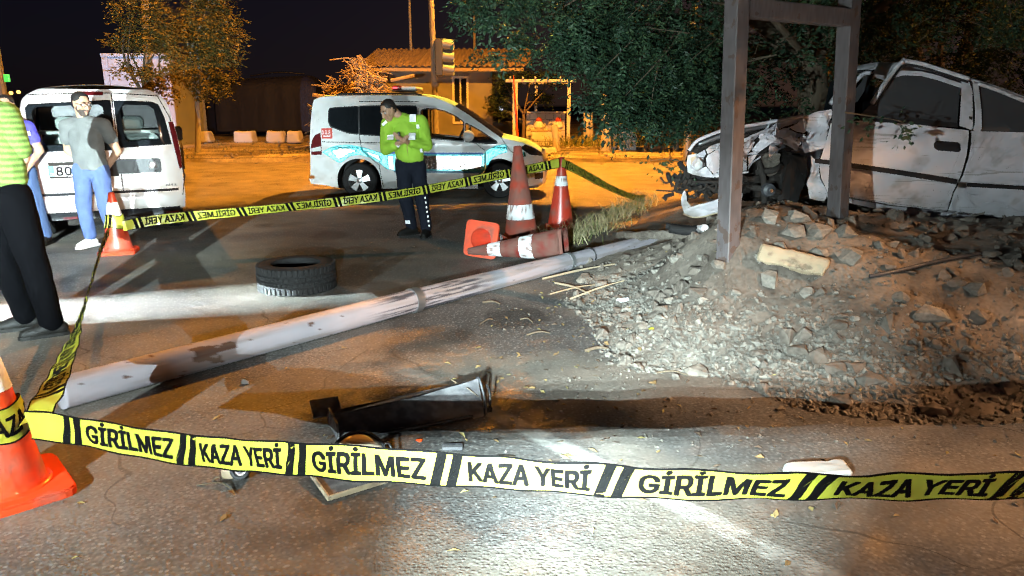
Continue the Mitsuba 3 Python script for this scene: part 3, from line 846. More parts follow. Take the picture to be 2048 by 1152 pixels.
# ---------------------------------------------------------------- house and yard, far side
HY = 30.0


def HP(px, py, Y=HY):
    return at(px, py, Y)


H = thing('house', 'low plastered house with a corrugated lean-to roof behind the patrol car', 'house')
xl, xr = HP(735, 225)[0], HP(985, 225)[0]
zt = 3.05
win = [(HP(905, 225)[0], HP(938, 225)[0], .9, 2.75)]
wallp = sbox(xl, 0, xr, zt).difference(sbox(win[0][0], win[0][2], win[0][1], win[0][3])).difference(sbox(HP(770, 225)[0], 0, HP(800, 225)[0], 2.1))
m = trimesh.creation.extrude_polygon(wallp, .22, engine='earcut')
put(H, 'wall', move(m, frame([0, HY + .22, 0], [1, 0, 0], [0, 0, 1], [0, -1, 0])), 'plaster', False)
put(H, 'side_wall', box(xr - .22, xr, HY + .225, HY + 5, 0, zt), 'plaster', False)
put(H, 'back_wall', box(xl, xr - .23, HY + 4.8, HY + 5, 0, zt + .8), 'plaster', False)
w0, w1, wz0, wz1 = win[0]
fr = cat(box(w0, w0 + .09, HY - .03, HY + .1, wz0, wz1), box(w1 - .09, w1, HY - .03, HY + .1, wz0, wz1), box(w0 + .092, w1 - .092, HY - .03, HY + .1, wz0, wz0 + .09), box(w0 + .092, w1 - .092, HY - .03, HY + .1, wz1 - .09, wz1), box((w0 + w1) / 2 - .03, (w0 + w1) / 2 + .03, HY - .02, HY + .09, wz0 + .092, wz1 - .092))
wk_ = put(H, 'window', fr, 'white_wood', False)
put(wk_, 'glass', box(w0 + .092, w1 - .092, HY + .11, HY + .12, wz0 + .092, wz1 - .092), 'dark_glass', False)
put(H, 'door', box(HP(770, 225)[0], HP(800, 225)[0], HY + .06, HY + .1, 0, 2.098), 'timber', False)
# corrugated roof, falling towards the road: each sheet a part
ex0, ex1 = HP(727, 225)[0] - .1, HP(1062, 225)[0]
sheets = 6
for s in range(sheets):
    a, b = ex0 + (ex1 - ex0) * s / sheets, ex0 + (ex1 - ex0) * (s + 1) / sheets - .012
    u = np.linspace(a, b, 60)
    v = np.linspace(0, 1, 8)
    U, Vv = np.meshgrid(u, v, indexing='ij')
    Zr = 3.08 + Vv * .95 + .035 * np.sin(U * 2 * np.pi / .25) + .01 * (s % 2)
    put(H, 'roof_sheet', grid(np.stack([U + .1 * Vv, HY - .65 + Vv * 4.2, Zr], -1)), 'roof_sheet', True)
put(H, 'eave_board', box(ex0 + .1, ex1 - .3, HY - .6, HY - .55, 2.9, 3.03), 'timber', False)
for s in range(6):
    xx = ex0 + .4 + (ex1 - ex0 - .9) * s / 5
    put(H, 'rafter', box(xx, xx + .07, HY - .54, HY - .01, 2.93, 3.03), 'timber', False)

# heap of cut branches and roots, piled behind the patrol car
rng = np.random.default_rng(33)
B = thing('brushwood_heap', 'tall heap of cut branches and roots piled beside the house', 'brushwood')
hc = HP(722, 260, 26.5); hc[2] = 0
small = []
for i in range(1100):
    u = rng.normal(0, .5); hgt = rng.random() ** .55
    top = 2.55 * math.exp(-(u / 1.1) ** 4) + .38 * math.sin(u * 5.5 + .9) + .3 * math.sin(u * 11 + 2)
    c = hc + [u * 1.45, rng.normal(0, .5), .1 + hgt * max(top, .4)]
    L = rng.uniform(.25, .9) if i >= 70 else rng.uniform(.5, 1.3)
    d = unit(rng.normal(size=3) * [1, .6, .55])
    r = rng.uniform(.006, .03) if i >= 70 else rng.uniform(.025, .075)
    t_ = tube(curve([c - d * L / 2, c + rng.normal(0, .09, 3), c + d * L / 2 + rng.normal(0, .05, 3)], 5), [r, r * .95, r * .9, r * .8, r * .5], 6)
    if i < 70:
        put(B, 'branch', t_, 'timber', 30)
    else:
        small.append(t_)
put(B, 'sticks', cat(small), 'timber', 30)
labels[B + '__sticks'] = {'kind': 'stuff'}
A0 = HP(675, 150, 26.0)
for pts, r in (([HP(660, 120, 26.2), HP(700, 117, 26.1), HP(722, 138, 26)], .025), ([HP(683, 140, 26), HP(703, 150, 26)], .03), ([HP(782, 161, 25.9), HP(828, 151, 25.8)], .06), ([HP(740, 150, 26), HP(775, 160, 26)], .05)):
    put(B, 'branch', tube(curve(pts, 8), r, 6), 'timber', 30)

# pergola with posts and beams
PY = 28.0
Pg = thing('pergola', 'white wooden pergola over a table in the yard', 'pergola')
gx0, gx1 = HP(1030, 225, PY)[0], HP(1137, 225, PY)[0]
put(Pg, 'post', box(gx0 - .09, gx0 + .1, PY - .09, PY + .09, 0, HP(0, 165, PY)[2], .01), 'white_wood', False)
put(Pg, 'post', box(gx1 - .06, gx1 + .07, PY - .07, PY + .07, 0, HP(0, 165, PY)[2] - .02, .01), 'white_wood', False)
put(Pg, 'post', box(gx0 + .8, gx0 + .92, PY + 2.4, PY + 2.5, 0, 2.5, .01), 'white_wood', False)
zb = HP(0, 165, PY)[2]
put(Pg, 'beam', box(gx0 - .35, gx1 + .25, PY - .08, PY + .08, zb + .002, zb + .12, .01), 'white_wood', False)
put(Pg, 'beam', box(gx0 - .2, gx1 + .2, PY + 2.38, PY + 2.52, zb + .002, zb + .12, .01), 'white_wood', False)
for s in range(6):
    xx = gx0 - .2 + (gx1 - gx0 + .3) * s / 5
    put(Pg, 'rafter', box(xx, xx + .06, PY - .3, PY + 2.7, zb + .123, zb + .2, .008), 'white_wood', False)
solo('marker_stake', 'thin red stake leaning on the left pergola post', 'stake', tube([HP(1037, 290, PY - .3), HP(1027, 150, PY - .2)], [.035, .02], 8), 'orange_plastic')
# block wall of white bricks behind the table
Wt = thing('garden_wall', 'low whitewashed block wall behind the pergola table', 'wall')
wx0, wx1 = HP(1052, 225, 29.6)[0], HP(1131, 225, 29.6)[0]
zt_ = HP(0, 226, 29.6)[2]
put(Wt, 'mortar_core', box(wx0 + .01, wx1 - .01, 29.62, 29.78, 0, zt_ - .03), 'plaster', False)
rows, colsn = 6, 5
bh, bw = (zt_ - .02) / rows, (wx1 - wx0) / colsn
for r in range(rows):
    for c_ in range(-1, colsn):
        a = max(wx0, wx0 + (c_ + (.5 if r % 2 else 0)) * bw) + .008; b = min(wx1, wx0 + (c_ + 1 + (.5 if r % 2 else 0)) * bw) - .008
        if b - a > .06:
            put(Wt, 'block', box(a, b, 29.6 - .006 * ((r * 7 + c_ * 3) % 3), 29.8, r * bh + .008, (r + 1) * bh - .008, .008), 'white_wood', False)
put(Wt, 'coping', box(wx0 - .05, wx1 + .05, 29.55, 29.85, zt_ - .018, zt_ + .06, .01), 'white_wood', False)
Tb = thing('garden_table', 'wooden table with a pale top under the pergola', 'table')
tx0, tx1 = HP(1062, 225, 27.6)[0], HP(1122, 225, 27.6)[0]
put(Tb, 'tabletop', box(tx0, tx1, 27.3, 28.0, .68, .75, .01), 'timber', False)
put(Tb, 'apron', box(tx0 + .03, tx1 - .03, 27.32, 27.36, .42, .678), 'white_wood', False)
for x_ in (tx0 + .05, tx1 - .1):
    for y_ in (27.37, 27.9):
        put(Tb, 'leg', box(x_, x_ + .06, y_, y_ + .06, 0, .678), 'timber', False)
for i, (px, lab) in enumerate(((1078, 'round white pot with a red lid at the left of the garden table'), (1117, 'white pot with a red lid at the right of the garden table'))):
    p = HP(px, 225, 27.6); p[2] = .752
    t = thing('lidded_pot', lab, 'pot')
    put(t, 'pot', move(lathe([(0, 0), (.13, 0), (.19, .1), (.17, .22), (.1, .3), (0, .3)], 20), rotz(0, p)), 'white_wood')
    put(t, 'lid', move(lathe([(0, .302), (.11, .302), (.11, .36), (.05, .43), (0, .44)], 20), rotz(0, p)), 'red_cloth')
# whitewashed posts, blocks, boards in the verge
for i, (px, py0, py1, w, Yd, lab) in enumerate([(1212, 186, 292, .34, 25.5, 'tall whitewashed trunk post right of the pergola'), (1176, 225, 290, .36, 27.2, 'short whitewashed post with weeds in front'), (1352, 246, 294, .2, 26, 'thin whitewashed post right of the orange board'), (1114, 250, 295, .25, 25.8, 'leaning white post at the foot of the pergola')]):
    a = at(px, py1, Yd); a[2] = 0
    b = at(px - (6 if i == 3 else 0), py0, Yd)
    solo('whitewashed_post', lab, 'post', tube([a, (a + b) / 2 + [.02, 0, 0], b], [w / 2 * 1.1, w / 2, w / 2 * .92], 12), 'white_bark', 40)
for i, (px0, px1, py0, mt, lab) in enumerate([(1240, 1275, 240, 'white_wood', 'white board standing on the verge under the branches'), (1218, 1238, 252, 'white_wood', 'low white slab leaning beside the tall whitewashed post'), (1306, 1346, 232, 'orange_board', 'orange painted board below the bushy tree')]):
    if i == 2:
        mat('orange_board', (.5, .2, .08), .7)
    x0, x1, z1 = at(px0, 235, 25.6)[0], at(px1, 235, 25.6)[0], at(0, py0, 25.6)[2]
    solo('yard_board', lab, 'board', box(x0, x1, 25.6 + .3 * i, 25.68 + .3 * i, 0, z1, .01), mt, False)
for i, px in enumerate((1090, 1105)):
    q = at(px, 290, 25.0)
    solo('white_block', ['left one of two white blocks lying before the garden table', 'right one of two white blocks lying before the garden table'][i], 'block', box(q[0] - .13, q[0] + .13, 24.9, 25.2, .0, .24, .02), 'white_wood', False)

# covered trailer, sacks, white wall
TY = 38.0
Tr = thing('covered_trailer', 'long load under a dark purple tarpaulin beyond the street tree', 'trailer')
tx0, tx1, tz = at(432, 235, TY)[0], at(634, 235, TY)[0], at(0, 148, TY)[2]
u = np.linspace(0, 1, 90); v = np.linspace(0, 1, 40)
U, Vv = np.meshgrid(u, v, indexing='ij')
prof = np.clip(np.minimum(U / .06, (1 - U) / .10), 0, 1) ** .5
hz = tz * (0.86 + .14 * prof) - .25 * (1 - U) * 1.0
th = (Vv - .5) * np.pi
fold = .02 * np.sin(U * 21 + 2 * np.sin(U * 9)) * np.abs(Vv - .5) * 2 + .06 * (meshkit.fbm(np.stack([U * 12, Vv * 4, U * 0], -1), 3, 2) - .5)
yy = np.sign(np.sin(th)) * np.abs(np.sin(th)) ** .45 * (1.2 + fold)
zz = np.abs(np.cos(th)) ** .35 * hz
put(Tr, 'tarpaulin', grid(np.stack([tx0 + U * (tx1 - tx0), TY + 1.2 + yy, np.maximum(zz, .35)], -1)), 'tarp', True)
put(Tr, 'end_flap', box(tx1 - .05, tx1 + .0, TY + .1, TY + 2.3, .3, tz - .5, .02), 'tarp', False)
put(Tr, 'rope', tube(curve([(tx0 + 1.5, TY + 1.2, tz - .05), (tx0 + 3, TY + 1.0, tz + .12), (tx1 - .8, TY + 1.2, tz + .05)], 14), .03, 5), 'black_plastic', True)
for i in range(3):
    put(Tr, 'wheel', move(lathe([(.1, -.12), (.44, -.12), (.46, -.08), (.46, .08), (.44, .12), (.1, .12)], 24), frame([tx1 - .9 - .9 * i if i < 2 else tx0 + 1.2, TY + .3, .46], [1, 0, 0], [0, 0, 1], [0, -1, 0])), 'rubber')
Wd = thing('dark_shed', 'dark low shed wall behind the white van', 'shed')
put(Wd, 'wall', box(at(352, 235, 41)[0], at(430, 235, 41)[0], 41, 43, 0, 3.0), 'tarp', False)
put(Wd, 'roof', box(at(348, 235, 41)[0], at(434, 235, 41)[0], 40.8, 43.2, 3.002, 3.12), 'tarp', False)
for i, px in enumerate((403, 490, 552, 589)):
    q = at(px, 268 - i * 3, 31.5)
    w_ = [20, 19, 17, 13][i] * 31.5 / 1462
    s_ = trimesh.creation.icosphere(3, 1.0)
    vv = s_.vertices
    vv = np.sign(vv) * np.abs(vv) ** .38 * [w_, .35, .24]
    vv[:, 0] *= 1 - .12 * np.clip(vv[:, 2] / .24, -1, 1) + .10 * np.clip(vv[:, 2] / .24, 0, 1) ** 4
    vv[:, 2] += .13 * np.clip(vv[:, 2] / .24, 0, 1) * (np.abs(vv[:, 0]) / w_) ** 4
    vv += .05 * (meshkit.fbm(vv * 5, 3, i)[:, None] - .5)
    s_.vertices = vv + [q[0], q[1], .32]
    solo('sack', ['white sack lying left of the street tree trunk', 'white sack with pinched corners, second from the tree trunk', 'white sack with pinched corners, third from the tree trunk', 'white sack nearest the patrol car'][i], 'sack', s_, 'sack', True)
WY = 29.5
Wb = thing('white_kiosk', 'white box-shaped kiosk lit bluish behind the ragged street tree', 'kiosk')
kx0, kx1, kz = at(216, 170, WY)[0], at(344, 170, WY)[0], at(0, 114, WY)[2]
put(Wb, 'wall', box(kx0, kx1, WY, WY + 3, 0, kz, .03), 'white_wall', False)
put(Wb, 'roof_edge', box(kx0 - .12, kx1 + .1, WY - .1, WY + 3.1, kz + .002, kz + .14, .02), 'white_wall', False)
put(Wb, 'corner_post', box(kx0 - .1, kx0 + .12, WY - .06, WY - .003, 0, kz - .01), 'white_wall', False)

# traffic signal pole and thin poles
SY = 20.6
Sp = thing('signal_pole', 'orange-lit traffic signal pole standing behind the patrol car', 'traffic signal')
b0 = at(872, 300, SY); b0[2] = 0
put(Sp, 'pole', tube([b0, at(870, 190, SY), at(861, -40, SY)], [.085, .08, .07], 14), 'plaster')
put(Sp, 'collar', tube([at(870, 172, SY), at(870, 166, SY)], .1, 14), 'plaster')
hx = at(880, 235, SY)[0]
z1, z0 = at(0, 78, SY)[2], at(0, 152, SY)[2]
put(Sp, 'bracket', tube([(hx - .2, SY, z1 - .1), (hx, SY, z1 - .1)], .03, 6), 'dark_steel')
put(Sp, 'bracket', tube([(hx - .15, SY, z0 + .1), (hx, SY, z0 + .1)], .03, 6), 'dark_steel')
hd = put(Sp, 'signal_head', box(hx - .08, hx + .12, SY - .17, SY + .17, z0, z1, .02), 'dark_steel', False)
for i in range(3):
    zc = z1 - (i + .5) * (z1 - z0) / 3
    m = tube([(hx + .12, SY, zc + .02), (hx + .42, SY, zc - .01)], [.16, .15], 20, False)
    put(hd, 'visor', m, 'lamp_grey')
    put(hd, 'lens', move(lathe([(0, .012), (.09, .008), (.13, 0)], 20), frame([hx + .125, SY, zc], [0, 1, 0], [0, 0, 1], [1, 0, 0])), 'dark_glass')
solo('thin_pole', 'thin dark pole above the house roof', 'pole', tube([(*at(826, 235, 33)[:2], 0), at(818, -30, 33)], [.09, .05], 8), 'lamp_grey')
solo('thin_pole', 'short thin pole top above the left end of the near tree', 'pole', tube([(*at(950, 235, 34)[:2], 0), at(948, -30, 34)], [.08, .05], 8), 'plaster')

# small lit things far behind
def glow(name, label, category, mesh, rgb):
    k = solo(name, label, category, mesh, 'lamp_grey', True)
    scene[k]['emitter'] = {'type': 'area', 'radiance': {'type': 'rgb', 'value': rgb}, 'sampling_weight': .08}


glow('shop_sign', 'small green lit sign at the left edge above the nearest man', 'sign', box(at(-14, 157, 24)[0], at(17, 157, 24)[0], 24, 24.1, at(0, 164, 24)[2], at(0, 148, 24)[2], .02), [.05, .9, .12])
sk_ = thing('shop_post', 'pale post carrying the small green lit sign at the left edge', 'post')
put(sk_, 'shaft', box(at(-6, 120, 24.3)[0] - .1, at(-6, 120, 24.3)[0] + .1, 24.2, 24.4, 0, at(0, 80, 24.3)[2], .01), 'plaster', False)
for i, (px, py) in enumerate(((22, 186), (37, 184))):
    glow('far_bulb', ['left one of two small amber lamps far behind the man at the left edge', 'right one of two small amber lamps far behind the man at the left edge'][i], 'lamp', trimesh.creation.icosphere(2, .11).apply_translation(at(px, py, 45)), [5, 2.2, .35])
glow('far_bulb', 'small white light far behind the house and the pergola', 'lamp', trimesh.creation.icosphere(2, .13).apply_translation(at(1002, 217, 48)), [6, 7, 9])

# ---------------------------------------------------------------- cones
def cone(base, h, r0, r1, label, tilt=(0, 0), yaw=0.0, bands=(), square=.19, dirt=.0, col=(.66, .06, .018), seed=0, group=None, hb=.035, squash=None, axis=None):
    """traffic cone: body (colour per vertex: dirt and scuffs), square rubber base with cut corners, foil bands as parts"""
    t = thing('traffic_cone', label, 'traffic cone', group)
    M = frame(base, [1, 0, 0], [0, 1, 0], [0, 0, 1]) @ trimesh.transformations.rotation_matrix(tilt[0], [1, 0, 0]) @ trimesh.transformations.rotation_matrix(tilt[1], [0, 1, 0]) @ rotz(yaw)
    if axis is not None:
        az = unit(axis); ax = unit(np.cross([0, 0, 1], az)); ay = np.cross(az, ax)
        M = frame(base, ax, ay, az) @ rotz(yaw)

    def dirty(m, amount):
        k = meshkit.fbm(m.vertices * 9 + seed, 4, seed)
        fine = meshkit.noise(m.vertices * 60, seed)
        d = np.clip((k - .5) * 3 + amount, 0, .85)[:, None] * (.7 + .3 * fine[:, None])
        return np.clip(np.array(col) * (1 - d) + np.array([.20, .125, .10]) * d, 0, 1)
    zz = np.linspace(hb, h, 26)
    rr = r0 + (r1 - r0) * (zz - hb) / (h - hb)
    prof = [(r0 * 1.14, hb - .002), (r0 * 1.1, hb + .012)] + list(zip(rr, zz + .014)) + [(r1 * .6, h + .016), (r1 * .55, h - .05)]
    inner = [(r - .012, z) for r, z in reversed(list(zip(rr, zz))[::5])]
    m = lathe(prof + inner, 44)
    m.vertices[:, :2] *= 1 + .012 * (meshkit.fbm(m.vertices * 5, 2, seed)[:, None] - .5) * 2
    if squash:
        m.vertices[:, 1] *= squash
    put(t, 'body', move(m, M), 'tinted_gloss' if dirt < .2 else 'tinted_matte', True, color=dirty(m, dirt))
    o = sbox(-square, -square, square, square).buffer(-.05).buffer(.05, quad_segs=3).difference(Point(0, 0).buffer(r0 * .9, quad_segs=16))
    b = trimesh.creation.extrude_polygon(o, hb - .006, engine='earcut')
    b2 = trimesh.creation.extrude_polygon(o.buffer(-.007), .008, engine='earcut'); b2.apply_translation((0, 0, hb - .005))
    bb = cat(b, b2)
    bb = trimesh.Trimesh(*trimesh.remesh.subdivide_to_size(bb.vertices, bb.faces, .06, max_iter=12))
    put(t, 'base', move(bb, M), 'tinted_matte', False, color=np.repeat(dirty(bb, dirt), 1, 0))
    for (a, b_) in bands:
        za, zb = a * h, b_ * h
        f = lambda z: r0 + (r1 - r0) * (z - hb) / (h - hb) + .0025
        z_ = np.linspace(za, zb, 4)
        mb = lathe([(f(z), z + .014) for z in z_], 44)
        if squash:
            mb.vertices[:, 1] *= squash
        k = meshkit.fbm(mb.vertices * 26, 3, seed + 5)
        c = np.where((k > .60)[:, None], [.35, .2, .17], [.86, .87, .87])
        put(t, 'band', move(mb, M), 'tinted', True, color=c)
    return t, M


C1 = g(14, 985)
cone(C1, .76, .155, .028, 'clean orange cone in the left foreground wrapped with yellow tape', bands=((.60, .79),), square=.225, yaw=.75, seed=3, col=(.72, .065, .015))
C2 = g(238, 505)
cone(C2, .66, .15, .03, 'orange cone in front of the man in jeans wrapped with yellow tape', bands=((.60, .84),), square=.19, yaw=.3, seed=5, col=(.70, .06, .02))
C3 = g(1043, 478)
cone(C3, 1.12, .205, .045, 'tall faded brownish cone with a silver band low down', tilt=(.0, -.045), bands=((.22, .38),), square=.24, dirt=.62, seed=9, col=(.46, .07, .04))
C4 = g(1121, 456)
cone(C4, .93, .175, .03, 'worn red cone with the barrier tape hooked over its tip', bands=((.60, .74), ), square=.2, dirt=.10, seed=11, col=(.52, .045, .022))
cone([-.335, 7.72, .215], .60, .135, .03, 'orange cone lying on its side with its square base facing the camera', axis=(.42, .88, -.16), yaw=.06, bands=((.45, .62),), square=.195, seed=13, col=(.85, .11, .05))
cone([.55, 7.42, .22], 1.05, .165, .035, 'dirty red cone with two silver bands lying flat in front of the tall cone', axis=(-1.0, .28, -.13), yaw=.1, bands=((.30, .44), (.64, .78)), square=.165, dirt=.72, seed=17, col=(.22, .022, .016))


# ---------------------------------------------------------------- barrier tape
TW, PERIOD = .127, .535
GLYPH = {}


def glyphs(text, cap):
    if text not in GLYPH:
        m = meshkit.text_mesh(text, cap, .0016, True)
        m = trimesh.Trimesh(*trimesh.remesh.subdivide_to_size(m.vertices, m.faces, .02, max_iter=10))
        m.vertices[:, 0] -= m.vertices[:, 0].min(); GLYPH[text] = m
    return GLYPH[text]


def tape(name, label, centre, wdirs, s0=0.0, first=0, group='strips of barrier tape', curl=0.0, width=TW, n=140, reps=40):
    """a ribbon along a smooth centre line; the printed bars and words are thin black film on both of its faces"""
    t = thing(name, label, 'barrier tape', group)
    c = curve(centre, n)
    wd = np.array([unit(w) for w in curve(wdirs, n)])
    s = np.r_[0, np.cumsum(np.linalg.norm(np.diff(c, axis=0), axis=1))]

    def place(ss, tt, hh):
        C = np.stack([np.interp(ss, s, c[:, k]) for k in range(3)], 1)
        W = np.stack([np.interp(ss, s, wd[:, k]) for k in range(3)], 1)
        Tn = np.stack([np.interp(ss, s, np.gradient(c[:, k], s)) for k in range(3)], 1)
        N = np.cross(Tn, W); N /= np.linalg.norm(N, axis=1, keepdims=True) + 1e-9
        b = .006 * np.sin(ss * 7.0) * (tt / width) + .004 * np.sin(ss * 23 + tt * 30) + .010 * (meshkit.fbm(np.stack([ss * 9, tt * 26 + ss * 4, ss * 0], -1), 3, 6) - .5)
        return C + W * tt[:, None] + N * (hh + b - curl * (np.maximum(-tt - width * .12, 0) / width) ** 2)[:, None]
    ss, tt = np.meshgrid(np.linspace(0, s[-1], max(40, int(s[-1] / .025))), np.linspace(-width / 2, width / 2, 9), indexing='ij')
    m = grid(place(ss.ravel(), tt.ravel(), ss.ravel() * 0).reshape(*ss.shape, 3))
    put(t, 'ribbon', m, 'tape_yellow', True)
    bars, words = [], []
    cap = width * .56
    k = 0
    while True:
        o = s0 + (k - 2) * PERIOD
        if o > s[-1] or k > reps:
            break
        for d in (0.0, .052):
            P = np.array([[o + d - .016, -width / 2], [o + d + .016, -width / 2], [o + d + .046, width / 2], [o + d + .014, width / 2]])
            q = Polygon(P)
            if P[:, 0].min() > 0 and P[:, 0].max() < s[-1]:
                bars.append(('b', q))
        w = 'G\u0130R\u0130LMEZ' if (k + first) % 2 else 'KAZA YER\u0130'
        gm_ = glyphs(w, cap)
        L = gm_.vertices[:, 0].max()
        fit = min(1.0, (PERIOD - .14) / L)
        x0 = o + .085 + (PERIOD - .085 - L * fit) / 2
        if x0 > .0 and x0 + L * fit < s[-1]:
            words.append((gm_, x0, fit))
        k += 1
    for kind, q in bars:
        v, f = flat(q, .03)
        both = []
        for hgt in (.0011, -.0011):
            both.append(trimesh.Trimesh(place(v[:, 0], v[:, 1], np.full(len(v), hgt)), f, process=False))
        put(t, 'bar', cat(both), 'black_print', False)
    for gm_, x0, fit in words:
        v = gm_.vertices
        yy = v[:, 1] - cap * .52
        m = cat(*[trimesh.Trimesh(place(x0 + dx + v[:, 0] * fit, yy + dy, (v[:, 2] - .0008) * (1.5 + .1 * i_)), gm_.faces, process=False) for i_, (dx, dy) in enumerate(((-.0018, 0), (.0018, .0006), (0, -.0008)))])
        put(t, 'lettering', m, 'black_print', False)
    for sg in (1, -1):
        z_ = np.linspace(0, s[-1], max(40, int(s[-1] / .03)))
        rows_ = [place(z_, np.full(len(z_), sg * (width / 2 + .0008)), np.full(len(z_), h_)) for h_ in (-.0012, .0012)]
        rows_ += [place(z_, np.full(len(z_), sg * (width / 2 - .005)), np.full(len(z_), h_)) for h_ in (.0012, -.0012)]
        put(t, 'edge_line', grid(np.stack(rows_ + rows_[:1], 1)), 'black_print', False)
    return t


tp_ = at(2390, 960, 1.8)
cone([tp_[0] + .07, tp_[1] + .04, 0], .76, .155, .028, 'orange cone beyond the right edge that holds the foreground tape', bands=((.60, .79),), square=.225, yaw=.4, seed=31, col=(.70, .065, .015))
UP = np.array([0, 0, 1.0])
tilt = lambda a: np.array([0, -math.sin(a), math.cos(a)])
P17 = [at(56, 850, 2.66), at(135, 860, 2.60), at(370, 900, 2.44), at(660, 924, 2.14), at(960, 944, 2.02), at(1315, 968, 1.80), at(1690, 976, 1.78), at(2048, 972, 1.76), at(2380, 960, 1.8)]
c_ = curve(P17, 140); s_ = np.r_[0, np.cumsum(np.linalg.norm(np.diff(c_, axis=0), axis=1))]
s370 = s_[np.argmin(np.linalg.norm(c_ - P17[2], axis=1))]
tape('barrier_tape', 'yellow barrier tape with black capitals stretched across the foreground', P17, [UP, UP, UP, tilt(.05), tilt(.16), tilt(.38), tilt(.46), tilt(.5), tilt(.5)], s0=s370 - PERIOD - .04, first=1, curl=.03)
P18 = [at(70, 842, 2.70), at(102, 780, 3.05), at(135, 705, 3.65), at(165, 620, 4.6), at(188, 545, 5.8), at(205, 490, 7.0), at(219, 462, 7.78)]
lat = np.array([.92, .40, 0])
tape('barrier_tape', 'twisted barrier tape running from the foreground cone to the cone by the man in jeans', P18, [lat + UP * .3, lat * .95 + UP * .25, lat * .8 + UP * .5, lat * .45 + UP * .9, lat * .25 + UP, lat * .2 + UP, lat * .2 + UP], s0=.3, first=1)
P19 = [at(1118, 326, 9.5), at(1020, 346, 9.25), at(800, 388, 8.85), at(560, 416, 8.4), at(330, 438, 8.0), at(246, 452, 7.83)]
tape('barrier_tape', 'barrier tape with mirrored lettering sagging in front of the patrol car', P19, [UP, UP, UP + [0, .45, 0], UP + [0, -.5, 0], UP, UP], s0=.12, first=0, width=.118)
P20 = [at(1124, 325, 9.52), at(1165, 346, 10.0), at(1215, 373, 10.8), at(1265, 394, 11.8), at(1290, 398, 12.4)]
tape('barrier_tape', 'narrow twisted barrier tape running from the worn red cone down to the grass', P20, [UP, UP + [.3, .3, 0], UP * .6 + [.5, .5, 0], UP * .6 + [.5, .6, 0], UP], s0=.1, first=0, width=.11)


def wrap(base, z, r, label, first, tw=.145, slope=.19):
    a = np.linspace(0, 2 * np.pi * .97, 26) + 2.2
    pts = [np.array([base[0] + r * math.cos(x), base[1] + r * math.sin(x), z + .012 * math.sin(3 * x)]) for x in a]
    wd = [np.array([-math.cos(x) * slope, -math.sin(x) * slope, 1.0]) for x in a]
    tape('barrier_tape', label, pts, wd, s0=.2, first=first, width=tw)


wrap(C1, .345, .114, 'loop of barrier tape wound round the foreground cone', 0)
wrap(C2, .36, .103, 'loop of barrier tape wound round the cone by the man in jeans', 1)

# ---------------------------------------------------------------- fallen pole
PL = thing('fallen_pole', 'long pale steel pole lying across the asphalt, scuffed and flaking', 'pole')
pa, pb, pc, pd = g(118, 787, .092), g(825, 601, .096), g(1135, 523, .088), g(1345, 470, .08)
ax = unit(pd - pa)


def pole_part(a, b, ra, rb, name):
    L = np.linalg.norm(b - a)
    n, sd = max(3, int(L / .022)), 56
    p = a + (b - a) * np.linspace(0, 1, n)[:, None]
    m = tube(p, np.linspace(ra, rb, n), sd)
    k = meshkit.fbm(m.vertices * np.array([9, 9, 14]), 4, 3)
    d = m.vertices - a
    s = d @ unit(b - a)
    rad = d - s[:, None] * unit(b - a)
    ang = np.arctan2(rad[:, 2], rad @ unit(np.cross(unit(b - a), [0, 0, 1.0])))
    col = np.tile([.36, .33, .36], (len(s), 1)) * (.85 + .3 * meshkit.fbm(m.vertices * 4, 3, 9)[:, None])
    sw = s + np.linalg.norm(a - pa)
    flake = (k > .54) & (meshkit.fbm(m.vertices * 2.3, 2, 4) > .40) & (((sw > .25) & (sw < 1.0)) | ((sw > 1.52) & (sw < 1.72) & (np.abs(ang - .9) < .7)))
    col[flake] = np.array([.13, .075, .06])
    chips = meshkit.fbm(m.vertices * 42, 3, 17) > .79
    col[chips] = np.array([.10, .07, .06])
    grime = np.clip((meshkit.fbm(np.stack([sw * 1.3, ang * 1.6, sw * 0], -1), 3, 22) - .5) * 4, 0, .5)[:, None]
    col = col * (1 - grime) + np.array([.20, .16, .13]) * grime
    # long black scrapes from the impact
    q = meshkit.fbm(np.stack([sw * 2.2, ang * 7, sw * 0], -1), 4, 12)
    scr = (sw > 2.0) & (sw < 3.5)
    w = np.clip((q - .50) * 14, 0, 1) * scr * np.clip((sw - 2.0) * 3, 0, 1) * np.clip((3.5 - sw) * 3, 0, 1)
    col = col * (1 - .88 * w[:, None]) + np.array([.03, .03, .04]) * .88 * w[:, None]
    put(PL, name, m, 'tinted', True, color=np.clip(col, 0, 1))


pole_part(pa, pb, .090, .091, 'lower_tube')
pole_part(pb + ax * .001, pc, .088, .083, 'middle_tube')
pole_part(pc + ax * .001, pd, .078, .070, 'upper_tube')
put(PL, 'collar', tube([pb - ax * .02, pb + ax * .05], .101, 40), 'steel')
put(PL, 'collar', tube([pc - ax * .02, pc + ax * .03], .0895, 40), 'lamp_grey')
ring = pc + ax * .38
pu, pv = unit(np.cross(ax, [0, 0, 1])), unit(np.cross(np.cross(ax, [0, 0, 1]), ax))
put(PL, 'cable_tie', tube([ring + .084 * (pu * math.cos(x) + pv * math.sin(x)) for x in np.linspace(-.4, 3.9, 24)] + [ring + pu * -.03 - pv * .07 - ax * .2, ring - ax * .38 + pu * .1 - pv * .03], .008, 6), 'black_plastic')

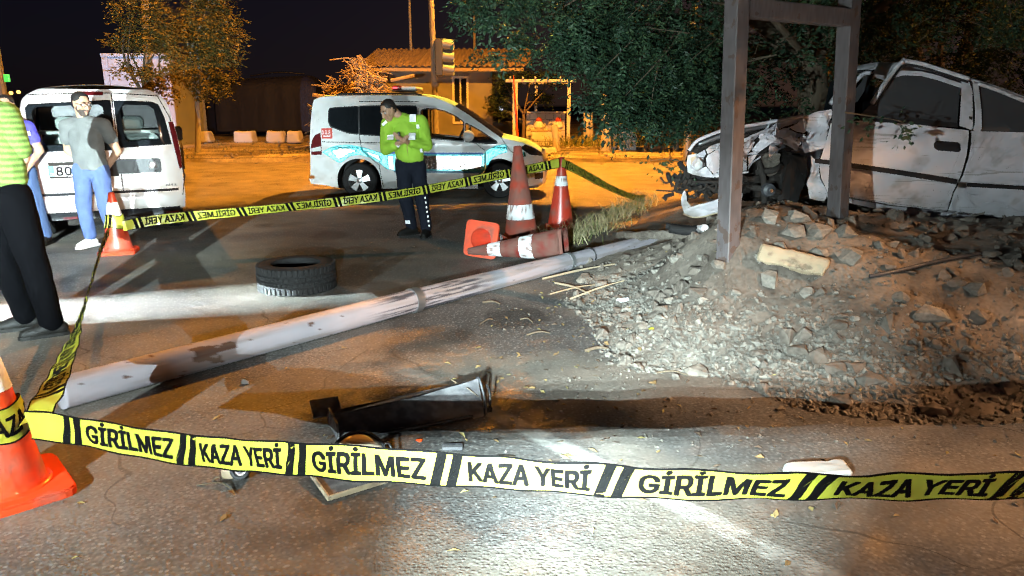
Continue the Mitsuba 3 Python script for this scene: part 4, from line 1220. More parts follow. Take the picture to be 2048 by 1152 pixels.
# ---------------------------------------------------------------- loose tyre
ty = g(594, 572, 0.0); ty = np.array([*(g(594, 553, .11)[:2]), 0])
TR, TH = .345, .225
t = thing('loose_tyre', 'worn black tyre lying flat on the asphalt', 'tyre')
prof = [(.215, .03), (.215, .0), (.25, -.012), (.30, -.008), (TR - .02, .004), (TR - .008, .03), (TR - .008, TH - .03), (TR - .02, TH - .004), (.30, TH + .008), (.25, TH + .012), (.215, TH), (.215, TH - .03), (.26, TH - .025), (TR - .03, TH - .05), (TR - .03, .05), (.26, .025), (.215, .03)]
tm = lathe(prof, 72)
tm.apply_translation(ty + [0, 0, .013])
put(t, 'carcass', tm, 'rubber', 40)
lug = []
for k in range(46):
    a = 2 * np.pi * k / 46
    for (z0, z1, da, r_) in ((.0, .06, 0, TR), (TH - .06, TH, .06, TR), (.075, .11, .03, TR + .002), (.12, .155, .09, TR + .002)):
        L_ = .017 if z1 < .062 or z1 > TH - .01 else .021
        b_ = box(r_ - .03, r_, -L_, L_, z0, z1, .004)
        lug.append(move(b_, rotz(a + da, ty + [0, 0, .013])))
put(t, 'tread', cat(lug), 'rubber', False)

# ---------------------------------------------------------------- broken traffic signal on the ground
SG = thing('broken_signal', 'smashed dark traffic signal housing lying on the asphalt', 'traffic signal')
a0, b0 = g(676, 886), g(972, 832)
x_ = unit(b0 - a0); y_ = np.cross([0, 0, 1], x_); Lb = np.linalg.norm(b0 - a0)
mat('signal_black', mikit.proc(lambda p, n, uv: mix((.065, .064, .070), (.13, .126, .13), smoothstep(.3, .8, fbm(p.x * 30, p.y * 30, p.z * 30, 4)))), .5)
Fm = frame(a0, x_, y_, [0, 0, 1])
# body: a long shell, wedge shaped: thin at the left end, open at the right end
shell = []
h0, h1, dp = .10, .175, .27
shell.append(grid(np.array([[[u_ * Lb, .11 * z_ + .012 * math.sin(3.1 * z_) + .004 * math.sin(u_ * 19), z_ * (h0 + (h1 - h0) * u_) * (1 - .10 * math.sin(u_ * 3.1))] for z_ in np.linspace(0, 1, 6)] for u_ in np.linspace(0, 1, 20)])))
put(SG, 'side_panel', move(shell[0], Fm), 'signal_black', True)
put(SG, 'side_panel', move(grid(np.array([[[u_ * Lb * .98, dp - .01 * z_, z_ * (h0 + (h1 - h0) * u_) * .6] for z_ in np.linspace(0, 1, 6)] for u_ in np.linspace(0, 1, 20)])), Fm), 'signal_black', True)
put(SG, 'lid', move(grid(np.array([[[u_ * Lb, .112 + .15 * w_ * (.35 + .65 * math.sin(.3 + u_ * 2.6)), (h0 + (h1 - h0) * u_) * (1 - .10 * math.sin(u_ * 3.1)) + .004 - .05 * w_] for w_ in np.linspace(0, 1, 8)] for u_ in np.linspace(-.02, .93, 20)])), Fm), 'signal_black', True)
put(SG, 'end_plate', move(box(.0, .012, .02, dp - .03, .004, h0 - .008), Fm), 'signal_black', False)
put(SG, 'hinge_strip', move(tube([(.05, -.012, .012), (Lb * .9, -.006, .014)], .010, 8), Fm), 'black_plastic')
put(SG, 'end_frame', move(tube(curve([(Lb, .0, .01), (Lb + .012, .05, .08), (Lb + .004, .11, h1), (Lb + .02, .2, h1 - .06)], 14), .008, 6), Fm), 'dark_steel', True)
put(SG, 'latch', move(cat(tube(curve([(Lb + .03, .06, .15), (Lb + .05, .07, .10), (Lb + .045, .05, .03)], 8), .006, 6), box(Lb + .02, Lb + .05, .03, .06, .0, .03, .004)), Fm), 'black_plastic', False)
put(SG, 'bent_edge', move(grid(np.array([[[Lb * (.90 + .13 * w_), .05 + .30 * u_, .15 - .10 * w_ - .05 * u_] for w_ in np.linspace(0, 1, 5)] for u_ in np.linspace(0, 1, 8)])), Fm), 'timber', True)
fl = g(650, 838)
solo('signal_flap', 'small dark plate at the left end of the smashed signal', 'plate', move(box(-.075, .075, -.06, .06, 0, .012, .003), frame(fl + [0, .03, .05], x_, unit(y_ + [0, 0, .55]), np.cross(x_, unit(y_ + [0, 0, .55])))), 'signal_black', False)
LN = thing('signal_lens', 'round pale signal lens with its square dark backing plate, lying behind the tape', 'signal lens')
pA, pB, pC = g(608, 948), g(655, 1003), g(800, 958)
x1 = unit(pC - pB); y1 = np.cross([0, 0, 1], x1)
Lx, Ly = np.linalg.norm(pC - pB), max(np.linalg.norm(pA - pB), .22)
Fp = frame(pB, x1, y1, [0, 0, 1]) @ trimesh.transformations.rotation_matrix(.10, [1, 0, 0])
put(LN, 'backing_plate', move(box(.004, Lx - .004, .004, Ly - .004, .0, .01), Fp), 'signal_black', False)
put(LN, 'rim', move(cat(box(0, .012, 0, Ly, .0, .022, .002), box(.0125, Lx, -.002, .01, .0, .022, .002), box(Lx - .012, Lx, .0105, Ly, 0, .022, .002)), Fp), 'sandstone', False)
ctr = at(713, 922, 2.97)
nrm = unit([-.05, -.84, .52]); xx_ = unit(np.cross([0, 1, 0.2], nrm)); yy_ = np.cross(nrm, xx_)
mat('lens_amber', (.62, .50, .36), .25, coat=.6)
Fl = frame(ctr - nrm * .03, xx_, yy_, nrm)
put(LN, 'dome', move(lathe([(.124, -.02), (.124, .0), (.118, .02), (.096, .042), (.065, .058), (.03, .067), (0.0001, .07)], 40), Fl), 'lens_amber', 40)
put(LN, 'gasket', move(lathe([(.122, -.022), (.137, -.02), (.139, .0), (.137, .012), (.126, .012), (.124, .0)], 40), Fl), 'rubber', 40)
put(LN, 'wire', tube(curve([ctr + [.09, .05, .02], ctr + [.13, .06, .06], ctr + [.16, .04, .02], ctr + [.19, .06, -.06]], 12), .006, 6), 'black_plastic', True)
q = g(484, 955)
BT = thing('lamp_fragment', 'small black lamp fragment with a pale centre, left of the signal lens', 'lamp fragment')
put(BT, 'holder', move(lathe([(0, -.04), (.034, -.04), (.042, -.01), (.044, .02), (.03, .024), (.028, .012)], 20), frame(q + [0, 0, .04], [1, 0, 0], unit([0, .5, 1]), unit([0, -1, .45]))), 'black_plastic')
put(BT, 'centre', move(lathe([(0, .026), (.012, .024), (.018, .012), (.03, .010)], 16), frame(q + [0, 0, .04], [1, 0, 0], unit([0, .5, 1]), unit([0, -1, .45]))), 'alloy')
put(BT, 'bracket', box(q[0] - .085, q[0] - .03, q[1] - .02, q[1] + .05, .0, .05, .006), 'timber', False)
solo('debris_shard', 'small orange lens shard beside the smashed signal', 'shard', stone_mesh(.022, 55, .4).apply_translation(g(838, 886) + [0, 0, .012]), 'orange_plastic', False)
solo('debris_shard', 'brown plastic shard just above the tape near the picture centre', 'shard', move(box(-.05, .05, -.025, .025, .002, .02, .004), rotz(.05, g(905, 898))), 'signal_black', False)
solo('debris_shard', 'thin brown strip lying against the tape, right of the picture centre', 'shard', move(box(-.045, .045, -.012, .012, .002, .018, .003), rotz(-.1, g(1010, 920))), 'bark', False)

# ---------------------------------------------------------------- sign frame
SF = thing('steel_frame', 'grey-brown square steel frame of a sign, standing in the dirt heap before the wrecked car', 'frame')
lp, rp = np.array([1.50, 5.0]), np.array([2.52, 5.62])
fd = unit(np.array([rp[0] - lp[0], rp[1] - lp[1], 0]))
fn_ = np.cross([0, 0, 1], fd)


def post(xy, w, dz, lean):
    m = box(-w / 2, w / 2, -w / 2, w / 2, dz, 3.3, .006)
    M = frame([xy[0], xy[1], 0], fd, fn_, [0, 0, 1])
    m = move(m, M)
    m.vertices[:, 0] += lean * (m.vertices[:, 2] - .7)
    return m


put(SF, 'post', post(lp, .115, .35, -.035), 'frame_paint', False)
put(SF, 'post', post(rp, .115, .35, -.05), 'frame_paint', False)
zb = 2.155
Lf = np.linalg.norm(rp - lp)
M = frame([lp[0] - .05, lp[1], 0], fd, fn_, [0, 0, 1])
put(SF, 'crossbar', move(box(.06, Lf - .068, -.05, .05, zb, zb + .12, .006), M), 'frame_paint', False)
put(SF, 'crossbar', move(box(.05, Lf - .09, -.05, .05, 3.1, 3.22, .006), M), 'frame_paint', False)

# ---------------------------------------------------------------- vehicles
def wheel(parent, M, r, w, alloy=True, seed=0):
    """wheel with its axle along local y, outer face at -y; M places the hub"""
    wk = put(parent, 'wheel', move(move(lathe([(r * .62, -w / 2), (r * .93, -w / 2), (r, -w / 2 + .03), (r, w / 2 - .03), (r * .93, w / 2), (r * .62, w / 2)], 48), frame([0, 0, 0], [1, 0, 0], [0, 0, 1], [0, -1, 0])), M), 'rubber')
    R = frame([0, 0, 0], [1, 0, 0], [0, 0, 1], [0, -1, 0])
    rim = [lathe([(r * .66, w * .36), (r * .70, w * .44), (r * .63, w * .46), (r * .60, w * .30), (r * .58, -w * .2)], 48)]
    if alloy:
        for k in range(5):
            for da in (-.17, .17):
                a = 2 * np.pi * k / 5 + .3
                d0, d1 = np.array([math.cos(a + da * .6), math.sin(a + da * .6)]), np.array([math.cos(a + da), math.sin(a + da)])
                p0, p1 = d0 * r * .14, d1 * r * .62
                t = np.array([-math.sin(a), math.cos(a)]) * r * .085
                pts = [(*(p0 + t), w * .40), (*(p0 - t), w * .40), (*(p1 + t * 1.1), w * .36), (*(p1 - t * 1.1), w * .36), (*(p0 + t * .7), w * .22), (*(p0 - t * .7), w * .22), (*(p1 + t * .8), w * .18), (*(p1 - t * .8), w * .18)]
                rim.append(hull(pts))
        rim.append(lathe([(0, w * .44), (r * .13, w * .43), (r * .2, w * .36), (r * .2, w * .2)], 24))
    else:
        rim.append(lathe([(0, w * .30), (r * .25, w * .30), (r * .45, w * .2), (r * .6, w * .3)], 32))
    put(wk, 'rim', move(move(cat(rim), R), M), 'alloy')
    put(wk, 'brake_disc', move(move(lathe([(0, w * .04), (r * .56, w * .04), (r * .56, 0)], 24), R), M), 'underbody')
    return wk


# --- patrol car: side view numbers in metres from the rear wheel's contact point
def pc(cx, cy):
    return ((cx - 443) / 316.0, (825 - cy) / 316.0)


PCO = np.array([-2.71, 13.05 + .84, 0.0])


def PW(x, z):
    x, z = np.asarray(x, float), np.asarray(z, float)
    w = .86 - .155 * (np.clip(z - 1.02, 0, 1) / .76) ** 1.5 - .05 * (np.clip(.45 - z, 0, 1) / .25) ** 2 + .012 * np.exp(-((z - .93) / .05) ** 2)
    w = w - .26 * (np.clip(x - 2.62, 0, 2) / .64) ** 2.2 - .10 * (np.clip(-.55 - x, 0, 2) / .36) ** 2
    return w


def side(sign, off=0.0):
    return lambda x, z: np.stack([x + PCO[0], PCO[1] + sign * (PW(x, z) + off), z + PCO[2]], 1)


out = [pc(*q) for q in ((160, 745), (155, 715), (165, 690), (172, 600), (178, 480), (186, 400), (197, 310), (205, 286), (240, 272), (330, 266), (500, 262), (700, 262), (800, 266), (870, 276), (930, 294), (985, 320), (1060, 366), (1150, 428), (1240, 490), (1300, 503), (1370, 520), (1430, 545), (1465, 574), (1476, 620), (1478, 690), (1474, 738), (1440, 758), (1385, 762), (1340, 770), (900, 772), (560, 772), (330, 770), (250, 752))]
OUT = Polygon(out).buffer(.03).buffer(-.03)
arch = lambda x: Point(x, .315).buffer(.385, quad_segs=24).union(sbox(x - .385, -.2, x + .385, .315))
W1 = poly(*[pc(*q) for q in ((292, 345), (300, 333), (450, 324), (450, 468), (392, 461), (302, 428), (291, 405))]).buffer(-.02).buffer(.02)
W2 = poly(*[pc(*q) for q in ((460, 323), (600, 320), (768, 322), (775, 340), (775, 484), (600, 478), (460, 469))]).buffer(-.02).buffer(.02)
W3 = poly(*[pc(*q) for q in ((800, 345), (830, 336), (880, 338), (930, 350), (985, 375), (1030, 405), (1030, 506), (850, 490), (800, 487))]).buffer(-.02).buffer(.02)
W4 = poly(*[pc(*q) for q in ((1044, 412), (1120, 452), (1225, 519), (1160, 518), (1044, 508))]).buffer(-.015).buffer(.015)
seam = lambda *p: LineString([pc(*q) for q in p]).buffer(.006, cap_style=2)
SEAMS = unary_union([seam((455, 318), (456, 480), (470, 560), (560, 640), (575, 760)), seam((785, 330), (785, 500), (790, 640), (800, 762)), seam((1040, 508), (1100, 520), (1150, 560), (1150, 700), (1140, 762)), seam((455, 296), (785, 296)), seam((250, 512), (780, 520)), seam((800, 762), (1140, 762)), seam((1240, 492), (1290, 560), (1350, 600))])
PC = thing('patrol_car', 'white patrol car with a bright teal reflective band, seen from the side', 'car')
glassy = unary_union([W1, W2, W3, W4])
BODY = OUT.difference(unary_union([arch(0), arch(2.49), glassy.buffer(.018), SEAMS]))
for sg in (-1, 1):
    put(PC, 'side_body', lift(BODY, side(sg), .07), 'white_paint', True)
    put(PC, 'window_seal', lift(glassy.buffer(.019).difference(unary_union([W1, W2, W3, W4])), side(sg, -.004), .07), 'black_plastic', True)
    for w_, m_, nm in ((W1, 'dark_glass', 'quarter_window'), (W2, 'dark_glass', 'rear_window'), (W4, 'pane', 'quarter_window')):
        put(PC, nm, lift(w_, side(sg, -.008), .08), m_, True)
    if sg > 0:
        put(PC, 'door_window', lift(W3, side(sg, -.008), .08), 'pane', True)
    put(PC, 'inner_panel', lift(OUT.difference(unary_union([arch(0).buffer(.02), arch(2.49).buffer(.02), sbox(-.3, .98, 2.6, 1.62)])), side(sg, -.03), .1), 'black_plastic', True)
    for x_ in (0, 2.49):
        a = np.linspace(0, np.pi, 20)
        put(PC, 'arch_liner', grid(np.stack([np.stack([PCO[0] + x_ + .40 * np.cos(a), np.full(20, PCO[1] + sg * (.80 - d)), .315 + .40 * np.sin(a)], 1) for d in (-.02, .32)], 1)), 'underbody', True)
        wheel(PC, frame([PCO[0] + x_, PCO[1] + sg * .74, .312], [-sg, 0, 0], [0, -sg, 0], [0, 0, 1]), .312, .2)


def wrap_strip(ids, name, bsdf, crown=.0, inset=0.0, closed=False):
    """surface across the car over points ids of the outline"""
    P = np.array([out[i] for i in ids])
    P = shapely.get_coordinates(shapely.segmentize(LineString(P), .06))
    t = np.gradient(P, axis=0); t /= np.linalg.norm(t, axis=1, keepdims=True)
    nrm_ = np.stack([-t[:, 1], t[:, 0]], 1)
    yy = np.linspace(-1, 1, 25)
    G = []
    for p, n_ in zip(P, nrm_):
        w_ = float(PW(p[0], p[1])) - inset
        q = p[None] + n_[None] * (crown * (1 - yy[:, None] ** 2))
        G.append(np.stack([PCO[0] + q[:, 0], PCO[1] + yy * w_, q[:, 1]], 1))
    return put(PC, name, grid(np.array(G)), bsdf, True)


out_rev = out
wrap_strip(range(0, 4), 'rear_bumper', 'white_paint', .05)
wrap_strip(range(3, 5), 'tailgate', 'white_paint', .05)
wrap_strip(range(4, 8), 'rear_window', 'dark_glass', .05)
wrap_strip(range(7, 16), 'roof', 'white_paint', .045)
wrap_strip(range(15, 19), 'windscreen', 'dark_glass', .06)
wrap_strip(range(18, 23), 'bonnet', 'white_paint', .05)
wrap_strip(range(22, 28), 'front_bumper', 'white_paint', .10)
wrap_strip(list(range(27, 33)) + [0], 'floor', 'underbody')
# fittings on the near side
near = side(-1, .004)
put(PC, 'roof_rail', tube([(PCO[0] + pc(c, 0)[0], PCO[1] - .66, pc(0, y_)[1]) for c, y_ in ((330, 262), (345, 255), (760, 252), (800, 262))], .016, 8), 'black_plastic')
put(PC, 'tail_lamp', lift(poly(*[pc(*q) for q in ((180, 545), (192, 500), (210, 475), (243, 462), (245, 530), (243, 582), (180, 584))]), near, .05), 'red_lens', True)
put(PC, 'tail_lamp', lift(poly(*[pc(*q) for q in ((182, 548), (240, 535), (241, 562), (181, 566))]), side(-1, .007), .05), 'clear_lens', True)
put(PC, 'headlamp', lift(poly(*[pc(*q) for q in ((1350, 545), (1372, 530), (1420, 548), (1462, 575), (1470, 590), (1400, 580))]).buffer(.01), near, .05), 'dark_glass', True)
put(PC, 'fog_grille', lift(poly(*[pc(*q) for q in ((1425, 690), (1478, 685), (1476, 720), (1430, 722))]), near, .05), 'black_plastic', True)
put(PC, 'sill_trim', lift(poly(*[pc(*q) for q in ((572, 760), (1140, 760), (1140, 778), (572, 778))]), side(-1, -.01), .08), 'black_plastic', True)
put(PC, 'rear_reflector', lift(poly(*[pc(*q) for q in ((158, 700), (190, 697), (192, 715), (158, 718))]), near, .05), 'chrome', True)
for cx, cy in ((520, 522), (845, 522)):
    a = pc(cx, cy)
    put(PC, 'door_handle', tube([(PCO[0] + a[0] - .09, PCO[1] - .885, a[1]), (PCO[0] + a[0] - .06, PCO[1] - .90, a[1]), (PCO[0] + a[0] + .06, PCO[1] - .90, a[1]), (PCO[0] + a[0] + .09, PCO[1] - .885, a[1])], .014, 8), 'white_paint')
a = pc(1062, 478)
mr = trimesh.creation.icosphere(2, 1.0); mr.apply_scale((.10, .11, .10)); mr.apply_translation((PCO[0] + a[0], PCO[1] - .98, a[1]))
mk = put(PC, 'mirror', mr, 'white_paint', True)
put(mk, 'arm', tube([(PCO[0] + a[0] + .02, PCO[1] - .86, a[1] - .06), (PCO[0] + a[0], PCO[1] - .95, a[1] - .03)], .025, 8), 'black_plastic')
# reflective livery
mat('cyan_film', (.30, .80, .86), .4)
band = poly(*[pc(*q) for q in ((248, 568), (290, 545), (335, 533), (400, 529), (470, 541), (530, 560), (585, 575), (640, 578), (820, 580), (1140, 580), (1170, 552), (1210, 533), (1268, 525), (1273, 568), (1225, 578), (1185, 605), (1150, 668), (1140, 672), (640, 668), (602, 660), (560, 625), (505, 595), (455, 580), (400, 587), (350, 622), (335, 624))])
band = band.difference(SEAMS.buffer(.002))
inner = unary_union([poly(*[pc(*q) for q in ((650, 588), (1132, 588), (1132, 664), (650, 662))]), poly(*[pc(*q) for q in ((300, 560), (340, 546), (400, 545), (440, 562), (400, 572), (350, 600), (336, 606))]), poly(*[pc(*q) for q in ((475, 560), (560, 585), (572, 620), (520, 590))]), poly(*[pc(*q) for q in ((608, 586), (640, 586), (640, 664), (612, 662))])])
white_b = band.intersection(inner)
cyan_b = band.difference(inner.buffer(.002))


def retro(polygon, sign, off, cell=.017):
    """retroreflective sheeting as it is made: rows of tiny corner cubes that send light back where it came from"""
    x0, z0, x1, z1 = polygon.bounds
    V, F = [], []
    n0 = 0
    shapely.prepare(polygon)
    h = cell * math.sqrt(3) / 2
    d = cell * .4082
    for j, zc in enumerate(np.arange(z0, z1 + h, h)):
        for i, xc in enumerate(np.arange(x0 - cell, x1 + cell, cell)):
            for up in (0, 1):
                bx = xc + (.5 * cell if j % 2 else 0)
                if up == 0:
                    tri = np.array([[bx, zc], [bx + cell, zc], [bx + cell / 2, zc + h]])
                else:
                    tri = np.array([[bx + cell / 2, zc + h], [bx + cell, zc], [bx + 1.5 * cell, zc + h]])
                c = tri.mean(0)
                if not shapely.contains_xy(polygon, c[0], c[1]):
                    continue
                w0 = PW(np.r_[tri[:, 0], c[0]], np.r_[tri[:, 1], c[1]])
                o = np.array([off, off, off, off - d])
                y = PCO[1] + sign * (w0 + o)
                V.append(np.stack([PCO[0] + np.r_[tri[:, 0], c[0]], y, np.r_[tri[:, 1], c[1]]], 1))
                F.append(np.array([[0, 1, 3], [1, 2, 3], [2, 0, 3]]) + n0); n0 += 4
    return trimesh.Trimesh(np.vstack(V), np.vstack(F), process=False)


scene['mat_foil_white'] = two({'type': 'roughconductor', 'alpha': .045, 'specular_reflectance': {'type': 'rgb', 'value': [1, 1, 1]}})
scene['mat_foil_cyan'] = two({'type': 'roughconductor', 'alpha': .045, 'specular_reflectance': {'type': 'rgb', 'value': [.42, .9, .95]}})
bk_ = put(PC, 'livery_band', lift(band.buffer(.004), side(-1, .003), .06), 'teal_film', True, label='teal and white reflective band along the side')
put(bk_, 'white_sheeting', retro(white_b.buffer(-.004), -1, .014), 'foil_white', False)
put(bk_, 'cyan_sheeting', retro(cyan_b.buffer(-.006), -1, .014), 'foil_cyan', False)
for i in range(4):
    o = 17 * i
    dash = poly(*[pc(*q) for q in ((1309 + o, 541 + 9 * i), (1319 + o, 544 + 9 * i), (1326 + o, 568 + 8 * i), (1314 + o, 569 + 8 * i))])
    put(bk_, 'dash', retro(dash.buffer(.004), -1, .012, .016), 'foil_cyan', False)
put(PC, 'livery_edge', lift(poly(*[pc(*q) for q in ((640, 668), (1140, 672), (1138, 684), (640, 680))]), side(-1, .003), .08), 'navy_film', True)
put(PC, 'livery_edge', lift(poly(*[pc(*q) for q in ((585, 574), (820, 579), (1140, 579), (1138, 571), (820, 571), (590, 566))]), side(-1, .003), .08), 'blue_print', True)
sgn = sbox(*pc(248, 492), *pc(308, 438)) if False else sbox(pc(248, 0)[0], pc(0, 494)[1], pc(308, 0)[0], pc(0, 438)[1])
sk = put(PC, 'emergency_sign', lift(sgn, near, .05), 'red_print', True, label='red emergency number sign')
tm_ = meshkit.text_mesh('112', .062, .002, True)
tm_.vertices -= [tm_.vertices[:, 0].mean(), 0, 0]
a = pc(278, 470)
tv = tm_.vertices
put(sk, 'lettering', trimesh.Trimesh(np.stack([PCO[0] + a[0] + tv[:, 0], PCO[1] - PW(a[0] + tv[:, 0], a[1] + tv[:, 1]) - .006 - tv[:, 2], a[1] + tv[:, 1]], 1), tm_.faces, process=False), 'white_plate', False)
put(sk, 'lettering', lift(sbox(pc(258, 0)[0], pc(0, 484)[1], pc(298, 0)[0], pc(0, 478)[1]), side(-1, .006), .05), 'white_plate', True)
# light bar
zr = pc(0, 262)[1] + .045
lb0, lb1 = pc(628, 0)[0], pc(800, 0)[0]
lbk = put(PC, 'light_bar', box(PCO[0] + lb0, PCO[0] + lb1 - .1, PCO[1] - .55, PCO[1] + .55, zr + .02, zr + .05, .01), 'black_plastic', False)
scene['mat_beacon_red'] = {'type': 'diffuse', 'reflectance': {'type': 'rgb', 'value': [.3, .02, .02]}}
put(lbk, 'red_dome', box(PCO[0] + lb0, PCO[0] + lb0 + .16, PCO[1] - .54, PCO[1] - .05, zr + .052, zr + .12, .02), 'red_lens', False)
k = put(lbk, 'red_light', box(PCO[0] + lb0 + .02, PCO[0] + lb0 + .10, PCO[1] - .546, PCO[1] - .45, zr + .07, zr + .10, .005), 'beacon_red', False, label='lit red beacon')
scene[k]['emitter'] = {'type': 'area', 'radiance': {'type': 'rgb', 'value': [6.0, .25, .3]}}
put(lbk, 'clear_dome', box(PCO[0] + lb0 + .165, PCO[0] + lb1 - .11, PCO[1] - .54, PCO[1] + .54, zr + .052, zr + .11, .02), 'clear_lens', False)
# cabin
IN = PCO
seat = cat(box(-.22, .22, -.23, .23, .0, .14, .04), move(box(-.06, .08, -.22, .22, .1, .62, .04), trimesh.transformations.rotation_matrix(-.25, [0, 1, 0], [-.2, 0, .1]) @ trimesh.transformations.translation_matrix([-.2, 0, 0])))
for y_ in (-.36, .36):
    put(PC, 'seat', move(seat, rotz(0, (IN[0] + 1.25, IN[1] + y_, .52))), 'dark_cloth', False)
put(PC, 'dashboard', box(IN[0] + 1.85, IN[0] + 2.5, IN[1] - .72, IN[1] + .72, .7, 1.02, .05), 'black_plastic', False)
a = np.linspace(0, 2 * np.pi, 25)
put(PC, 'steering_wheel', tube([(IN[0] + 1.72 + .07 * math.sin(x), IN[1] + .36 + .18 * math.cos(x), 1.02 + .17 * math.sin(x)) for x in a], .015, 8), 'black_plastic')
put(PC, 'cabin_partition', box(IN[0] + .95, IN[0] + .99, IN[1] - .68, IN[1] + .68, .3, 1.6), 'black_plastic', False)

# --- white van seen from behind
VO = at(221, 430, 8.98); VO = np.array([VO[0], VO[1], 0])
yaw = math.radians(27)
vx = np.array([-math.sin(yaw), math.cos(yaw), 0])     # forward
vy = np.array([-vx[1], vx[0], 0])                     # left of travel = towards picture left
VM = frame(VO, vx, -vy, [0, 0, -1])
VM = frame(VO, vx, vy, [0, 0, 1])
VN = thing('white_van', 'white panel van parked with its glazed rear doors towards the camera', 'van')


def vc(cx, cy):
    """crop pixels of the rear view -> metres (y to the left, z)"""
    return (-(cx - 512) / 423.0, (905 - cy) / 423.0 + .10)


def VW(z):
    z = np.asarray(z, float)
    return .875 - .135 * (np.clip(z - 1.0, 0, 1) / .8) ** 1.6 - .03 * np.clip(.5 - z, 0, 1) / .3 - .15 * (np.clip(z - 1.60, 0, 1) / .2) ** 2.6


def rear_x(y, z):
    z = np.asarray(z, float); y = np.asarray(y, float)
    base = .02 + .17 * (np.clip(z - 1.0, 0, 1) / .8) ** 1.3 + .10 * (np.clip(z - 1.68, 0, 1) / .13) ** 2 - .05 * np.exp(-((z - .45) / .12) ** 4)
    return base + .10 * (np.clip(np.abs(y) / VW(z) - .72, 0, 1) / .28) ** 2.2


def vrear(off=0.0):
    def fn(y, z):
        p = np.stack([rear_x(y, z) - off, y, z], 1)
        return p @ VM[:3, :3].T + VM[:3, 3]
    return fn


zz = np.linspace(.32, 1.80, 40)
RO = Polygon(list(zip(VW(zz), zz)) + list(zip(-VW(zz[::-1]), zz[::-1])))
WL = poly(*[vc(*q) for q in ((200, 280), (215, 262), (560, 240), (578, 242), (578, 492), (250, 492), (205, 470))])
WR = poly(*[vc(*q) for q in ((592, 242), (770, 248), (800, 262), (822, 330), (842, 468), (592, 482))])
WRi = poly(*[vc(*q) for q in ((615, 285), (640, 264), (750, 268), (775, 285), (792, 440), (625, 450))]).buffer(-.04).buffer(.04)
WLi = poly(*[vc(*q) for q in ((225, 300), (250, 275), (520, 262), (540, 275), (540, 455), (270, 462), (240, 440))]).buffer(-.04).buffer(.04)
handle = sbox(*[f(a, b) for f, a, b in ((min, vc(570, 0)[0], vc(778, 0)[0]), (min, vc(0, 612)[1], vc(0, 538)[1]), (max, vc(570, 0)[0], vc(778, 0)[0]), (max, vc(0, 612)[1], vc(0, 538)[1]))]).buffer(-.03).buffer(.03)
platebox = sbox(vc(575, 0)[0], vc(0, 624)[1], vc(268, 0)[0], vc(0, 545)[1])
vs = lambda *p: LineString([vc(*q) for q in p]).buffer(.005, cap_style=2)
vseams = unary_union([vs((586, 205), (586, 740)), vs((170, 470), (215, 745), (586, 755), (870, 735), (890, 640), (884, 600)), vs((215, 215), (586, 205), (800, 218), (848, 330), (884, 600))])
put(VN, 'rear_body', lift(RO.difference(unary_union([WL, WR, vseams])), vrear(), .05), 'white_paint', True)
put(VN, 'body_gap', lift(vseams.buffer(.004), vrear(-.02), .06), 'black_plastic', True)
for nm, w_, wi, tint in (('rear_window', WL, WLi, 'left'), ('rear_window', WR, WRi, 'right')):
    k = put(VN, nm, lift(w_.difference(wi), vrear(-.002), .06), 'dark_glass', True)
    put(k, 'glass', lift(wi, vrear(-.006), .06), 'pane', True)
for y_ in (-.36, .36):
    sb_ = move(box(.55, .70, y_ - .29, y_ + .29, .75, 1.27, .06), VM)
    put(VN, 'rear_seat', sb_, 'van_trim', 40)
    put(VN, 'headrest', move(box(.57, .66, y_ - .13, y_ + .13, 1.30, 1.47, .04), VM), 'van_trim', 40)
put(VN, 'parcel_shelf', move(box(.16, .54, -.66, .66, 1.27, 1.31, .01), VM), 'van_trim', False)
put(VN, 'partition', move(box(.95, .97, -.68, .68, .4, 1.7), VM), 'black_plastic', False)
put(VN, 'handle_panel', lift(handle, vrear(.010), .05), 'black_plastic', True)
hb_ = vrear(.024)(np.array([vc(738, 0)[0]]), np.array([vc(0, 572)[1]]))[0]
put(VN, 'badge', move(lathe([(0, .012), (.03, .010), (.042, .0), (.05, .004), (.052, -.01)], 28), frame(hb_, vy, [0, 0, 1], -vx)), 'alloy')
pk = put(VN, 'number_plate', lift(sbox(vc(520, 0)[0], vc(0, 616)[1], vc(266, 0)[0], vc(0, 562)[1]), vrear(.012), .06), 'white_plate', True)
put(VN, 'plate_recess', lift(platebox, vrear(.004), .06), 'underbody', True)
put(pk, 'blue_strip', lift(sbox(vc(291, 0)[0], vc(0, 616)[1], vc(266, 0)[0], vc(0, 562)[1]), vrear(.015), .06), 'blue_print', True)


def vtext(text, cx, cy, h, m_, off=.0155):
    tm = meshkit.text_mesh(text, h, .002, True)
    y0, z0 = vc(cx, cy)
    y = y0 - tm.vertices[:, 0]; z = z0 + tm.vertices[:, 1]
    p = np.stack([rear_x(y, z) - off - tm.vertices[:, 2], y, z], 1) @ VM[:3, :3].T + VM[:3, 3]
    return trimesh.Trimesh(p, tm.faces, process=False)


